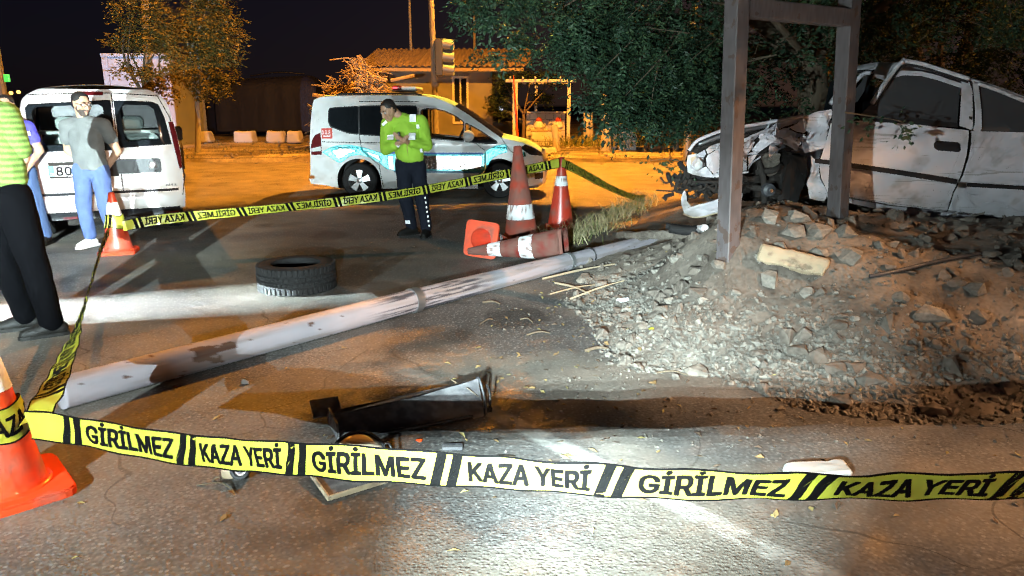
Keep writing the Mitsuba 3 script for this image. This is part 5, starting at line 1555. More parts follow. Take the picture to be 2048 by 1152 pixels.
put(pk, 'lettering', vtext('80 H', 294, 610, .098, 0), 'black_print', False)
put(pk, 'lettering', vtext('TR', 268, 612, .030, 0, .0165), 'white_plate', False)
put(VN, 'badge', lift(unary_union([sbox(vc(c + 9, 0)[0], vc(0, 686)[1], vc(c, 0)[0], vc(0, 676)[1]) for c in (790, 803, 817, 833)]), vrear(.006), .05), 'steel', False)
put(VN, 'brake_light', lift(sbox(vc(545, 0)[0], vc(0, 214)[1], vc(460, 0)[0], vc(0, 201)[1]).buffer(.006), vrear(.012), .05), 'red_lens', True)
for s, pts in ((1, ((845, 352), (870, 356), (895, 365), (925, 590), (880, 600), (862, 470))), (-1, ())):
    q = [vc(*p) for p in ((838, 352), (905, 352), (920, 420), (932, 520), (934, 592), (868, 602), (852, 480))]
    q = [(max(-VW(z) + .002, y), z) for y, z in q]
    P_ = Polygon(q).buffer(0)
    if s < 0:
        P_ = shapely.affinity.scale(P_, -1, 1, origin=(0, 0))
    put(VN, 'tail_lamp', lift(P_, vrear(.012), .04), 'red_lens', True)
put(VN, 'bumper', lift(sbox(-.83, .36, .83, .56).buffer(-.04).buffer(.04), vrear(.035), .05), 'white_paint', True)
put(VN, 'bumper_gap', lift(sbox(-.80, .555, .80, .585), vrear(.006), .05), 'black_plastic', True)
put(VN, 'lower_bumper', lift(sbox(-.80, .26, .80, .365), vrear(.005), .05), 'black_plastic', True)
for c0 in (300, 775):
    put(VN, 'reflector', lift(sbox(vc(c0 + 65, 0)[0], vc(0, 832)[1], vc(c0, 0)[0], vc(0, 820)[1]), vrear(.044), .04), 'red_lens', True)
put(VN, 'tow_cover', lift(sbox(vc(812, 0)[0], vc(0, 776)[1], vc(798, 0)[0], vc(0, 764)[1]), vrear(.005), .04), 'black_plastic', True)
put(VN, 'tow_bracket', move(box(-.05, .2, .28, .46, .2, .27, .01), VM), 'underbody', False)
VOUT = Polygon([(.12, .3), (.12, .55), (.12, 1.0), (.21, 1.4), (.29, 1.72), (.36, 1.80), (2.6, 1.80), (2.9, 1.72), (3.35, 1.22), (3.5, 1.1), (4.05, .95), (4.2, .7), (4.2, .3)])
vw1 = sbox(.42, 1.08, .95, 1.62).buffer(-.05).buffer(.05)
vw2 = sbox(2.0, 1.08, 2.75, 1.62).buffer(-.05).buffer(.05)
va = lambda x: Point(x, .32).buffer(.39).union(sbox(x - .39, -.1, x + .39, .32))
for sg in (-1, 1):
    def vside(off):
        return lambda x, z: (np.stack([x, sg * (VW(z) + off - .22 * (np.clip(x - 3.4, 0, 1) / .8) ** 2), z], 1) @ VM[:3, :3].T + VM[:3, 3])
    put(VN, 'side_body', lift(VOUT.difference(unary_union([va(.78), va(3.36), vw1, vw2, sbox(1.0, .5, 1.008, 1.7), sbox(1.95, .4, 1.958, 1.7)])), vside(0), .1), 'white_paint', True)
    for w_ in (vw1, vw2):
        put(VN, 'side_window', lift(w_, vside(-.006), .1), 'dark_glass', True)
    put(VN, 'side_strip', lift(sbox(1.2, .60, 2.9, .68), vside(.012), .1), 'black_plastic', True)
    for x_ in (.78, 3.36):
        c = np.array([x_, sg * .75, .31]) @ VM[:3, :3].T + VM[:3, 3]
        wheel(VN, frame(c, -sg * vx, -sg * vy, [0, 0, 1]), .31, .19, False)
        put(VN, 'arch_liner', move(box(x_ - .4, x_ + .4, min(sg * .45, sg * .5), max(sg * .45, sg * .5), .25, .75), VM), 'underbody', False)
rp_ = np.array([(.27, 1.80), (.36, 1.805), (1.4, 1.82), (2.6, 1.80), (2.9, 1.72), (3.35, 1.22), (3.5, 1.1), (4.05, .95), (4.2, .7), (4.2, .3)])


def vstrip(i0, i1, name, bsdf, crown=.05):
    P = shapely.get_coordinates(shapely.segmentize(LineString(rp_[i0:i1]), .08))
    yy = np.linspace(-1, 1, 21)
    G = [np.stack([np.full(21, p[0]) + .0 * yy, yy * (float(VW(p[1])) - .22 * (np.clip(p[0] - 3.4, 0, 1) / .8) ** 2), p[1] + crown * (1 - yy ** 2)], 1) @ VM[:3, :3].T + VM[:3, 3] for p in P]
    put(VN, name, grid(np.array(G)), bsdf, True)


vstrip(0, 4, 'roof', 'white_paint')
vstrip(3, 6, 'windscreen', 'dark_glass')
vstrip(5, 8, 'bonnet', 'white_paint')
vstrip(7, 10, 'front_bumper', 'white_paint')
put(VN, 'floor', move(box(.1, 4.1, -.7, .7, .25, .3), VM), 'underbody', False)
put(VN, 'mirror', move(box(3.0, 3.12, -1.08, -.86, 1.05, 1.28, .03), VM), 'black_plastic', False)

# --- small parts of two more cars far behind
def plain_car(name, label, origin, yaw_, bsdf):
    t = thing(name, label, 'car')
    M = rotz(yaw_, origin)
    o = Polygon([(-2.0, .3), (-2.05, .75), (-1.8, .95), (-1.1, 1.38), (.3, 1.40), (1.0, .95), (1.9, .85), (2.05, .6), (2.05, .3)]).buffer(.05).buffer(-.05)
    gl = Polygon([(-1.35, .98), (-1.0, 1.30), (.2, 1.32), (.75, .98)])
    hw = lambda z: .84 - .18 * (np.clip(z - .9, 0, 1) / .5) ** 1.3
    for sg in (-1, 1):
        f = lambda x, z, off=0: np.stack([x, sg * (hw(z) + off), z], 1) @ M[:3, :3].T + M[:3, 3]
        put(t, 'side_body', lift(o.difference(unary_union([gl, va(-1.25), va(1.3)])), f, .12), bsdf, True)
        put(t, 'side_window', lift(gl, lambda x, z: f(x, z, -.005), .12), 'dark_glass', True)
        for x_ in (-1.25, 1.3):
            wheel(t, frame(np.array([x_, sg * .74, .31]) @ M[:3, :3].T + M[:3, 3], -sg * M[:3, 0], -sg * M[:3, 1], [0, 0, 1]), .31, .19, False)
    P = np.array(o.exterior.coords)
    yy = np.linspace(-1, 1, 9)
    put(t, 'body_shell', grid(np.array([np.stack([np.full(9, p[0]), yy * hw(p[1]), np.full(9, p[1])], 1) @ M[:3, :3].T + M[:3, 3] for p in P])), bsdf, 40)
    return t


plain_car('parked_car', 'dark parked car showing its flank beyond the right side of the van', (*at(258, 235, 17.0)[:2], 0), math.radians(120), 'dark_steel')
plain_car('parked_car', 'dark car standing in the yard under the pergola beside the house', (*at(1000, 235, 32.0)[:2], 0), math.radians(10), 'dark_steel')

# ---------------------------------------------------------------- wrecked car
WK = thing('wrecked_car', 'white saloon car with a crushed front end, stranded on the dirt heap', 'car')
WYD = 5.98


def wp(cx, cy):
    p = at(1260 + cx * .3848, 80 + cy * .3848, WYD)
    return (p[0], p[2])


def wpoly(*pts):
    return poly(*[wp(*q) for q in pts])


def belt(x):
    """height of the window sill line"""
    a, b = wp(1200, 420), wp(2048, 482)
    return a[1] + (b[1] - a[1]) * (x - a[0]) / (b[0] - a[0])


def wfn(off=0.0, crumple=0.0, seed=0, bulge=.05, depth=0.0):
    def fn(x, z):
        x, z = np.asarray(x, float), np.asarray(z, float)
        h = z - belt(x)
        y = WYD + .30 * (np.clip(h, 0, 1) / .5) ** 1.2 * .5 + bulge * ((h + .18) / .25) ** 2 * (h < 0) + depth - off
        if crumple:
            q = np.stack([x * 5, z * 5, x * 0], -1)
            y = y + crumple * 2 * (meshkit.fbm(q, 3, seed) - .5) + crumple * 1.6 * np.abs(meshkit.noise(q * 2.2, seed + 4) - .5) + crumple * .9 * np.abs(meshkit.noise(q * 5.1 + 9, seed + 6) - .5)
        y = y + .010 * (meshkit.fbm(np.stack([x * 3, z * 3, x * 0], -1), 3, 3) - .5)
        return np.stack([x, y, z], 1)
    return fn


def panel(name, pts, bsdf, off=0.0, crumple=0.0, seed=0, edge=.04, bulge=.03, depth=0.0, label=None, cut=None, parent=None):
    P = pts if isinstance(pts, Polygon) else wpoly(*pts)
    if cut is not None:
        P = P.difference(cut)
    return put(parent or WK, name, lift(P, wfn(off, crumple, seed, bulge, depth), edge), bsdf, 50, label=label)


DOOR = wpoly((1046, 432), (1110, 424), (1200, 420), (1480, 438), (1770, 470), (1752, 590), (1728, 700), (1700, 790), (1690, 900), (1400, 868), (1190, 830), (1050, 800), (1005, 720), (985, 640), (1010, 560))
handle_w = wpoly((1590, 530), (1600, 526), (1705, 534), (1718, 545), (1718, 572), (1708, 580), (1600, 571), (1585, 560), (1582, 540)).buffer(.004)
RDOOR0 = wpoly((1700, 470), (2048, 480), (2420, 510), (2460, 700), (2430, 985), (2048, 948), (1640, 890))
put(WK, 'body_shell', lift(unary_union([DOOR, RDOOR0]).buffer(-.012), wfn(-.055, 0, 0, .03), .06), 'underbody', True)
fd_ = panel('front_door', DOOR, 'wreck_paint', .0, .006, 3, cut=handle_w)
panel('handle_recess', handle_w.buffer(.004), 'black_plastic', -.03, parent=fd_)
panel('handle', [(1612, 542), (1698, 549), (1698, 562), (1612, 556)], 'black_plastic', .005, parent=fd_)
RDOOR = wpoly((1782, 474), (2048, 480), (2420, 510), (2460, 700), (2430, 985), (2048, 948), (1703, 903), (1712, 800), (1742, 700), (1766, 590))
rd_ = panel('rear_door', RDOOR, 'wreck_paint', -.004, .018, 7, label='dented rear door')
panel('rub_strip', [(960, 616), (1160, 640), (1400, 676), (1560, 700), (1704, 724), (1704, 752), (1560, 728), (1400, 702), (1160, 666), (960, 638)], 'black_plastic', .016, parent=fd_)
panel('rub_strip', [(1758, 742), (2048, 760), (2420, 790), (2420, 812), (2048, 780), (1758, 764)], 'black_plastic', .014, parent=rd_)
panel('torn_clip', [(1712, 738), (1752, 742), (1752, 772), (1712, 768)], 'chrome', .018, .01, 3, .01, parent=rd_)
panel('sill', [(1050, 806), (1190, 836), (1400, 874), (1690, 906), (2048, 954), (2430, 990), (2430, 1035), (2048, 990), (1690, 948), (1400, 905), (1180, 860), (1060, 830)], 'wreck_paint', -.03, .012, 9, label='dirty scraped sill')
# greenhouse
fw = wpoly((1270, 336), (1300, 280), (1345, 215), (1400, 186), (1480, 176), (1600, 185), (1760, 240), (1710, 452), (1480, 440), (1200, 420), (1215, 380))
panel('front_window', fw, 'grey_glass', -.03)
rw = wpoly((1845, 228), (1950, 262), (2048, 302), (2200, 350), (2400, 430), (2420, 508), (2048, 478), (1826, 480))
panel('rear_window', rw, 'grey_glass', -.03)
panel('window_channel', [(1200, 414), (1480, 405), (1715, 432), (1712, 455), (1480, 442), (1200, 426)], 'black_plastic', -.02)
panel('roof_rail', [(1370, 205), (1385, 172), (1450, 155), (1560, 158), (1640, 178), (1770, 226), (1762, 250), (1640, 206), (1560, 184), (1460, 180)], 'wreck_paint', -.012)
panel('centre_pillar', [(1765, 205), (1802, 205), (1812, 255), (1780, 468), (1712, 446), (1735, 340)], 'wreck_paint', -.002)
panel('centre_pillar', [(1818, 214), (1848, 222), (1836, 380), (1824, 482), (1786, 470), (1806, 360)], 'wreck_paint', .006)
panel('pillar_gap', [(1800, 210), (1820, 212), (1808, 400), (1786, 470), (1778, 466)], 'black_plastic', -.01)
panel('pillar_trim', [(1766, 396), (1784, 398), (1780, 414), (1764, 412)], 'black_plastic', .010)


def bar(name, pts, r, bsdf, d=0.0, fl=.6):
    P = []
    for cx, cy in pts:
        x, z = wp(cx, cy)
        P.append(wfn(-d)(np.array([x]), np.array([z]))[0])
    return put(WK, name, tube(curve(P, 24), r, 8), bsdf, True)


bar('door_frame', [(1262, 328), (1340, 230), (1420, 140), (1462, 106)], .019, 'wreck_paint', -.02)
bar('door_frame', [(1462, 102), (1560, 120), (1680, 160), (1795, 200)], .017, 'wreck_paint', -.02)
bar('frame_seal', [(1275, 334), (1352, 240), (1432, 152), (1474, 124)], .010, 'black_plastic', -.012)
bar('frame_seal', [(1474, 122), (1560, 138), (1680, 178), (1790, 216)], .010, 'black_plastic', -.012)
bar('roof_edge', [(1480, 96), (1600, 128), (1720, 170), (1850, 215), (1960, 250), (2060, 292), (2250, 360), (2420, 430)], .020, 'wreck_paint', .04)
bar('rear_door_frame', [(1848, 226), (1950, 262), (2050, 306), (2200, 360), (2410, 438)], .015, 'wreck_paint', -.01)
FAR = 1.15
bar('far_pillar', [(1168, 330), (1240, 240), (1310, 158)], .020, 'wreck_paint', .42)
bar('windscreen_frame', [(1178, 318), (1250, 235), (1325, 168), (1370, 160)], .018, 'wreck_paint', .26)
bar('windscreen_frame', [(1305, 154), (1340, 150), (1400, 152), (1450, 140)], .013, 'black_plastic', .34)
panel('windscreen_side', [(1185, 330), (1320, 176), (1372, 164), (1300, 260), (1255, 318)], 'grey_glass', -.2)
# roof skin and the far flank
P = np.array([wp(*q) for q in ((1390, 168), (1470, 100), (1600, 130), (1720, 172), (1850, 217), (2060, 294), (2420, 432))])
P = shapely.get_coordinates(shapely.segmentize(LineString(P), .08))
put(WK, 'roof', grid(np.array([[[p[0], WYD + .14 + 1.05 * w_, p[1] + .03 * math.sin(w_ * math.pi) - .02] for w_ in np.linspace(0, 1, 10)] for p in P])), 'wreck_paint', True)
FARP = unary_union([DOOR, RDOOR])
put(WK, 'far_flank', lift(FARP, lambda x, z: wfn(0, 0)(x, z) * [1, -1, 1] + [0, 2 * WYD + 1.45, 0], .08), 'wreck_paint', True)
put(WK, 'far_window', lift(unary_union([fw.intersection(sbox(wp(1440, 0)[0], -9, 99, 9)), rw]), lambda x, z: wfn(0, 0)(x, z) * [1, -1, 1] + [0, 2 * WYD + 1.45, 0], .1), 'dark_glass', True)
xb = [wp(*q) for q in ((1000, 800), (2430, 1000))]
put(WK, 'floor', grid(np.array([[[xb[0][0] + (xb[1][0] - xb[0][0]) * u_, WYD + .08 + 1.25 * w_, xb[0][1] + (xb[1][1] - xb[0][1]) * u_] for w_ in (0, .5, 1)] for u_ in np.linspace(0, 1, 8)])), 'underbody', False)
for cx in (1480, 1900):
    x, z = wp(cx, 470)
    put(WK, 'seat', cat(box(x - .12, x + .05, WYD + .35, WYD + .75, z - .3, z + .28, .06), box(x - .4, x + .05, WYD + .33, WYD + .76, z - .42, z - .25, .05)), 'dark_cloth', False)
# front end
panel('cowl', [(905, 402), (985, 372), (1058, 360), (1065, 380), (1030, 470), (1012, 560), (940, 582), (880, 560), (940, 500)], 'wreck_paint', .0, .05, 21, .03)


def shatter(name, pts, n, seed, bsdf='wreck_paint', off=.02, tilt_=.5, gap=.003, crumple=.03, label=None):
    """bent sheet metal broken into plates: each plate its own fold and lean"""
    r_ = np.random.default_rng(seed)
    P = wpoly(*pts)
    x0, z0, x1, z1 = P.bounds
    seeds = shapely.MultiPoint(np.column_stack([r_.uniform(x0, x1, n), r_.uniform(z0, z1, n)]))
    for c in shapely.voronoi_polygons(seeds, extend_to=P.buffer(.3)).geoms:
        q = c.intersection(P).buffer(-gap)
        for q in getattr(q, 'geoms', [q]):
            if q.is_empty or q.area < 4e-4:
                continue
            cx, cz = q.centroid.x, q.centroid.y
            gx, gz, o = r_.normal(0, tilt_), r_.normal(0, tilt_), off + r_.normal(0, .012)
            base = wfn(o, crumple, seed + int(cx * 100) % 40, .02)

            def fn(x, z, base=base, gx=gx, gz=gz, cx=cx, cz=cz):
                p = base(x, z)
                p[:, 1] += gx * (x - cx) + gz * (z - cz)
                return p
            put(WK, name, lift(q, fn, .022), bsdf, 25, label=label)


shatter('crumpled_wing', [(776, 462), (860, 430), (905, 404), (948, 470), (935, 545), (900, 580), (850, 582), (800, 545), (700, 530), (660, 512), (670, 486)], 9, 23, off=.05, tilt_=.7, label='crumpled front wing')
shatter('crumpled_wing', [(604, 500), (690, 462), (790, 420), (880, 402), (860, 430), (776, 462), (670, 500), (640, 560), (604, 600)], 7, 27, off=.03, tilt_=.6, label='crumpled front wing')
shatter('torn_wing', [(640, 560), (668, 512), (730, 520), (795, 516), (815, 560), (740, 572), (680, 598), (645, 640), (600, 690), (604, 600)], 6, 29, off=.06, tilt_=.7, label='torn edge of the front wing')
shatter('torn_wing', [(352, 590), (420, 548), (500, 528), (620, 500), (612, 690), (500, 720), (395, 716), (330, 704), (312, 650)], 11, 31, off=.03, tilt_=.35, gap=.002, label='cracked front corner of the wing')
panel('wing_liner', [(330, 600), (420, 556), (604, 506), (690, 470), (880, 410), (940, 480), (925, 560), (850, 578), (740, 570), (650, 630), (600, 690), (400, 712), (325, 690)], 'underbody', -.05, .02, 3)
rngw = np.random.default_rng(2)
for k_ in range(16):
    cx, cy = rngw.uniform(690, 930), rngw.uniform(440, 570)
    w_ = rngw.uniform(22, 60)
    a_ = rngw.normal(-.45, .5)
    dx, dy = math.cos(a_), math.sin(a_)
    pts = [(cx - dx * w_, cy - dy * w_), (cx - dy * w_ * .25 * rngw.uniform(.3, 1), cy + dx * w_ * .25), (cx + dx * w_, cy + dy * w_), (cx + dy * w_ * .3 * rngw.uniform(.2, 1), cy - dx * w_ * .22)]
    panel('bent_shard', pts, ['wreck_paint', 'underbody', 'chrome', 'wreck_paint'][k_ % 4], .08, .08, 50 + k_, .015)
# bonnet, folded up: a skin with a dark underside
hx = [wp(*q) for q in ((300, 572), (330, 520), (420, 482), (510, 455), (610, 440), (760, 415), (892, 388))]
hood = []
for i_, p in enumerate(shapely.get_coordinates(shapely.segmentize(LineString(hx), .05))):
    hood.append([[p[0] + .25 * w_, WYD - .02 + 1.2 * w_, p[1] - .006 + .02 * math.sin(6 * w_ + i_ * .5) * w_ - .20 * w_] for w_ in np.linspace(0, 1, 16)])
put(WK, 'bonnet', grid(np.array(hood)), 'wreck_paint', True, label='buckled bonnet')
bar('bonnet_edge', [(305, 574), (345, 524), (430, 486), (510, 460), (620, 444), (760, 420), (892, 394)], .014, 'wreck_paint', -.03)
panel('bonnet_gap', [(300, 580), (345, 530), (510, 466), (890, 402), (880, 425), (690, 470), (620, 490), (505, 525), (420, 550), (350, 590)], 'underbody', -.03, .02, 4)
bar('inner_panel', [(360, 545), (500, 492), (640, 462), (800, 425)], .018, 'steel', .02)
# lamp
lp_ = np.array(wfn(.03)(np.array([wp(352, 648)[0]]), np.array([wp(352, 648)[1]]))[0])
lk = put(WK, 'headlamp', move(lathe([(0, .012), (.035, .008), (.05, -.004), (.056, .006), (.06, -.02)], 24), frame(lp_, [1, 0, 0], unit([0, -.15, 1]), unit([-.2, -1, -.1]))), 'chrome', label='dangling headlamp')
put(lk, 'lens', move(lathe([(0, .02), (.03, .016), (.045, .004)], 24), frame(lp_, [1, 0, 0], unit([0, -.15, 1]), unit([-.2, -1, -.1]))), 'clear_lens')
panel('lamp_housing', [(302, 600), (345, 590), (352, 630), (330, 700), (306, 690), (296, 640)], 'clear_lens', .015, .02, 8, .02)
panel('indicator', [(312, 612), (340, 604), (342, 636), (318, 650)], 'lens_amber', .03, .01, 6, .02)
# engine bay and the arch without its wheel
panel('engine_bay', [(300, 712), (395, 718), (500, 724), (612, 694), (650, 640), (690, 600), (760, 580), (830, 590), (940, 600), (948, 870), (690, 870), (600, 860), (560, 810), (500, 830), (440, 790), (400, 812), (340, 770)], 'underbody', -.22, .09, 5)
panel('mud_flap', [(822, 600), (935, 602), (940, 700), (930, 800), (918, 862), (812, 852), (806, 760), (812, 660)], 'rubber', -.06, .03, 15)
put(WK, 'suspension', cat(*[tube(curve([np.array([wp(a_, b_)[0], WYD + .12, wp(a_, b_)[1]]) + rngw.normal(0, .02, 3), np.array([wp((a_ + c__) / 2, (b_ + d_) / 2)[0], WYD + .05, wp((a_ + c__) / 2, (b_ + d_) / 2)[1]]), np.array([wp(c__, d_)[0], WYD + .1, wp(c__, d_)[1]])], 8), .025, 8) for a_, b_, c__, d_ in ((690, 610, 720, 850), (640, 760, 800, 800), (700, 700, 810, 660), (560, 740, 690, 720))]), 'underbody', True)
hub = np.array([wp(724, 780)[0], WYD - .02, wp(724, 780)[1]])
put(WK, 'wheel_hub', move(lathe([(0, .02), (.018, .02), (.024, .0), (.05, -.012), (.06, -.05)], 14), frame(hub, [1, 0, 0], [0, 0, 1], [0, -1, 0])), 'dark_steel')
put(WK, 'hub_nut', move(lathe([(0, .04), (.014, .04), (.016, .02)], 6), frame(hub, [1, 0, 0], [0, 0, 1], [0, -1, 0])), 'chrome')
panel('rear_wing_edge', [(940, 600), (988, 645), (1004, 720), (1052, 806), (1052, 850), (1010, 845), (962, 832), (938, 760), (948, 690)], 'wreck_paint', .0, .03, 17, .03)
panel('splash_panel', [(690, 600), (760, 584), (812, 596), (806, 700), (770, 720), (690, 706)], 'soil', -.10, .05, 19)
panel('radiator', [(378, 724), (500, 730), (600, 726), (600, 800), (380, 795)], 'black_plastic', -.16, .01, 3)
tang = []
for k_ in range(46):
    cx, cy = rngw.uniform(255, 480), rngw.uniform(715, 830)
    p0 = wfn(.02)(np.array([wp(cx, cy)[0]]), np.array([wp(cx, cy)[1]]))[0] + [0, rngw.uniform(-.05, .2), 0]
    p1 = p0 + rngw.normal(0, .09, 3) * [1, .6, .7]
    tang.append(tube(curve([p0, (p0 + p1) / 2 + rngw.normal(0, .03, 3), p1], 6), rngw.uniform(.006, .022), 5))
put(WK, 'torn_fittings', cat(tang), 'underbody', 40)
labels[WK + '__torn_fittings'] = {'kind': 'stuff'}
# the torn bumper lies beside the car
BP = thing('torn_bumper', 'torn white bumper piece lying on the dirt under the crushed car front', 'bumper')
bz = lambda pts, off, cr, sd: lift(wpoly(*pts), lambda x, z: wfn(off, cr, sd)(x, z) - [0, .06, 0], .03)
put(BP, 'cover', bz([(308, 902), (400, 866), (492, 828), (600, 800), (600, 905), (490, 918), (420, 942), (372, 946), (320, 925)], .06, .03, 41), 'wreck_paint', 50)
put(BP, 'hooked_end', bz([(290, 785), (304, 800), (318, 850), (345, 880), (310, 904), (292, 870), (280, 830)], .07, .03, 43), 'wreck_paint', 50)
put(BP, 'lower_edge', tube(curve([wfn(.05)(np.array([wp(*q)[0]]), np.array([wp(*q)[1]]))[0] - [0, .05, 0] for q in ((320, 928), (372, 948), (430, 944), (500, 918), (600, 908))], 14), .012, 6), 'sandstone', True)
DT = thing('detached_tyre_piece', 'dark curved tyre piece on the dirt left of the frame post', 'tyre')
q = hit(1392, 470)
put(DT, 'tread', tube(curve([q + [-.22, .05, .05], q + [-.1, -.02, .04], q + [.05, -.04, .04], q + [.2, .02, .06]], 16), [.04, .055, .05, .03][0], 10), 'rubber', True)
put(DT, 'sidewall', tube(curve([q + [-.24, .12, .06], q + [-.1, .06, .05], q + [.05, .04, .05], q + [.2, .1, .07]], 16), .03, 8), 'rubber', True)

# ---------------------------------------------------------------- people
ICO = trimesh.creation.icosphere(2).vertices


def ell(c, r):
    r = np.broadcast_to(r, 3)
    return np.asarray(c, float) + ICO * r


def solid(chains, edge=.03, it=8):
    """chains: lists of (centre, radius) - each consecutive pair hulled, all joined into one smooth surface"""
    ms = []
    for ch in chains:
        if len(ch) == 1:
            ms.append(manifold3d.Manifold.hull_points(ell(*ch[0])))
        for a, b in zip(ch[:-1], ch[1:]):
            ms.append(manifold3d.Manifold.hull_points(np.vstack([ell(*a), ell(*b)])))
    m = manifold3d.Manifold.batch_boolean(ms, manifold3d.OpType.Add).refine_to_length(edge).to_mesh()
    t = trimesh.Trimesh(m.vert_properties[:, :3], m.tri_verts, process=True)
    trimesh.smoothing.filter_taubin(t, lamb=.5, nu=.53, iterations=it)
    return t


def wrinkle(m, amp, f=9, seed=0):
    n = np.array(m.vertex_normals)
    m.vertices = m.vertices + n * (amp * 2 * (meshkit.fbm(m.vertices * [f, f, f * .55], 3, seed) - .5))[:, None]
    return m


def hand(wrist, d, palm_n, curl, s=1.0, thumb_side=1):
    """palm, four fingers of different lengths and a thumb, as chains"""
    d, n = unit(d), unit(palm_n)
    w = np.cross(n, d) * thumb_side
    ch = [[(wrist, .026 * s), (wrist + d * .045 * s, np.array([.030, .030, .030]) * s), (wrist + d * .09 * s, .026 * s)]]
    for k, (o, L) in enumerate(((-.030, .072), (-.010, .082), (.011, .076), (.030, .058))):
        p = wrist + d * .085 * s - w * o * s
        dd = d
        pts = [(p - d * .03 * s, .0105 * s), (p, .0098 * s)]
        for j in range(3):
            dd = unit(dd + n * curl * (.6 + .35 * j) - w * o * .8)
            p = p + dd * L * s * (.42, .32, .26)[j]
            pts.append((p, (.0092, .0086, .0075)[j] * s))
        ch.append(pts)
    t0 = wrist + d * .03 * s + w * .024 * s
    t1 = t0 + unit(d * .6 + w * .8) * .04 * s
    t2 = t1 + unit(d + w * .25 + n * .4) * .032 * s
    ch.append([(wrist + d * .02 * s, .016 * s), (t0, .0135 * s), (t1, .011 * s), (t2, .009 * s)])
    return ch


def head(t, c, face, up=(0, 0, 1), s=1.0, hair='short', beard=False, glasses=False, parts=True):
    """head with skull, jaw, nose, ears, eyes, mouth; face = the way it looks"""
    f = unit(face); u = unit(np.asarray(up, float) - f * np.dot(up, f)); r = np.cross(f, u)
    M = np.eye(4); M[:3, 0], M[:3, 1], M[:3, 2], M[:3, 3] = r, f, u, c
    L = lambda x, y, z: np.array([x, y, z]) * s
    chains = [[(L(0, -.012, .035), np.array([.074, .092, .085]) * s), (L(0, .012, -.02), np.array([.066, .078, .07]) * s)],
              [(L(0, .012, -.02), np.array([.064, .074, .06]) * s), (L(0, .040, -.085), np.array([.040, .034, .028]) * s)],
              [(L(0, .085, .012), .011 * s), (L(0, .104, -.026), .0155 * s)], [(L(.012, .09, -.03), .010 * s), (L(-.012, .09, -.03), .010 * s)],
              [(L(.04, .074, .032), .013 * s), (L(-.04, .074, .032), .013 * s)], [(L(.0, .078, -.058), .014 * s), (L(0, .062, -.09), .018 * s)],
              [(L(.036, .06, -.02), .026 * s)], [(L(-.036, .06, -.02), .026 * s)]]
    for sx in (1, -1):
        chains.append([(L(.074 * sx, -.008, .02), np.array([.009, .018, .026]) * s), (L(.070 * sx, -.002, -.022), np.array([.008, .012, .014]) * s)])
    hm = move(solid(chains, .012, 5), M)
    cap = []
    if hair:
        hmesh = solid([[(L(0, -.018, .05), np.array([.080, .096, .082]) * s), (L(0, -.04, -.005), np.array([.076, .072, .06]) * s)]], .012, 3)
        v = hmesh.vertices / s
        line = np.where(np.abs(v[:, 0]) > .05, .0, .012) + .62 * np.clip(v[:, 1] + .0, -.2, .2)
        keep = (v[:, 2] > .02 + np.clip(v[:, 1], -.12, .08) * .75 + .03 * (v[:, 1] > .05)) | ((v[:, 1] < -.03) & (v[:, 2] > -.055))
        hmesh.update_faces(keep[hmesh.faces].all(1)); hmesh.remove_unreferenced_vertices()
        hmesh = wrinkle(hmesh, .004 * s, 40, 3)
        put(t, 'hair', move(hmesh, M), 'hair', True)
    for sx in (1, -1):
        e = trimesh.creation.icosphere(2, .0125 * s); e.apply_translation(L(.031 * sx, .0745, .012))
        put(t, 'eye', move(e, M), 'eye_white', True)
        p_ = trimesh.creation.icosphere(1, .0065 * s); p_.apply_translation(L(.031 * sx, .0825, .012))
        put(t, 'pupil', move(p_, M), 'hair', True)
        put(t, 'eyebrow', move(tube(curve([L(.015 * sx, .088, .034), L(.033 * sx, .086, .039), L(.052 * sx, .074, .033)], 6), .0045 * s, 6), M), 'hair', True)
    put(t, 'mouth', move(tube(curve([L(-.024, .080, -.060), L(0, .0905, -.058), L(.024, .080, -.060)], 8), [.003 * s] + [.0055 * s] * 6 + [.003 * s], 6), M), 'lips', True)
    if beard:
        bm = solid([[(L(0, .015, -.03), np.array([.070, .072, .05]) * s), (L(0, .043, -.088), np.array([.046, .038, .030]) * s)]], .010, 3)
        v = bm.vertices / s
        keep = (v[:, 2] < -.038 - .35 * np.clip(.05 - v[:, 1], -.1, .1)) & (v[:, 1] > -.015) | ((np.abs(v[:, 0]) > .055) & (v[:, 2] < .01) & (v[:, 1] > -.0) & (v[:, 1] < .03))
        bm.update_faces(keep[bm.faces].all(1)); bm.remove_unreferenced_vertices()
        put(t, 'beard', move(wrinkle(bm, .002 * s, 60, 2), M), 'stubble', True)
    if glasses:
        g_ = []
        for sx in (1, -1):
            a = np.linspace(0, 2 * np.pi, 20)
            g_.append(tube([L(.033 * sx + .025 * math.cos(x), .094 - .25 * abs(.033 * sx + .025 * math.cos(x)) ** 1.6 * 2, .010 + .019 * math.sin(x)) for x in a], .0026 * s, 5))
            g_.append(tube([L(.058 * sx, .082, .014), L(.074 * sx, .03, .016), L(.076 * sx, -.02, .012)], .0024 * s, 5))
        g_.append(tube([L(.009, .098, .014), L(-.009, .098, .014)], .0026 * s, 5))
        put(t, 'glasses', move(cat(g_), M), 'black_plastic', True)
    return hm


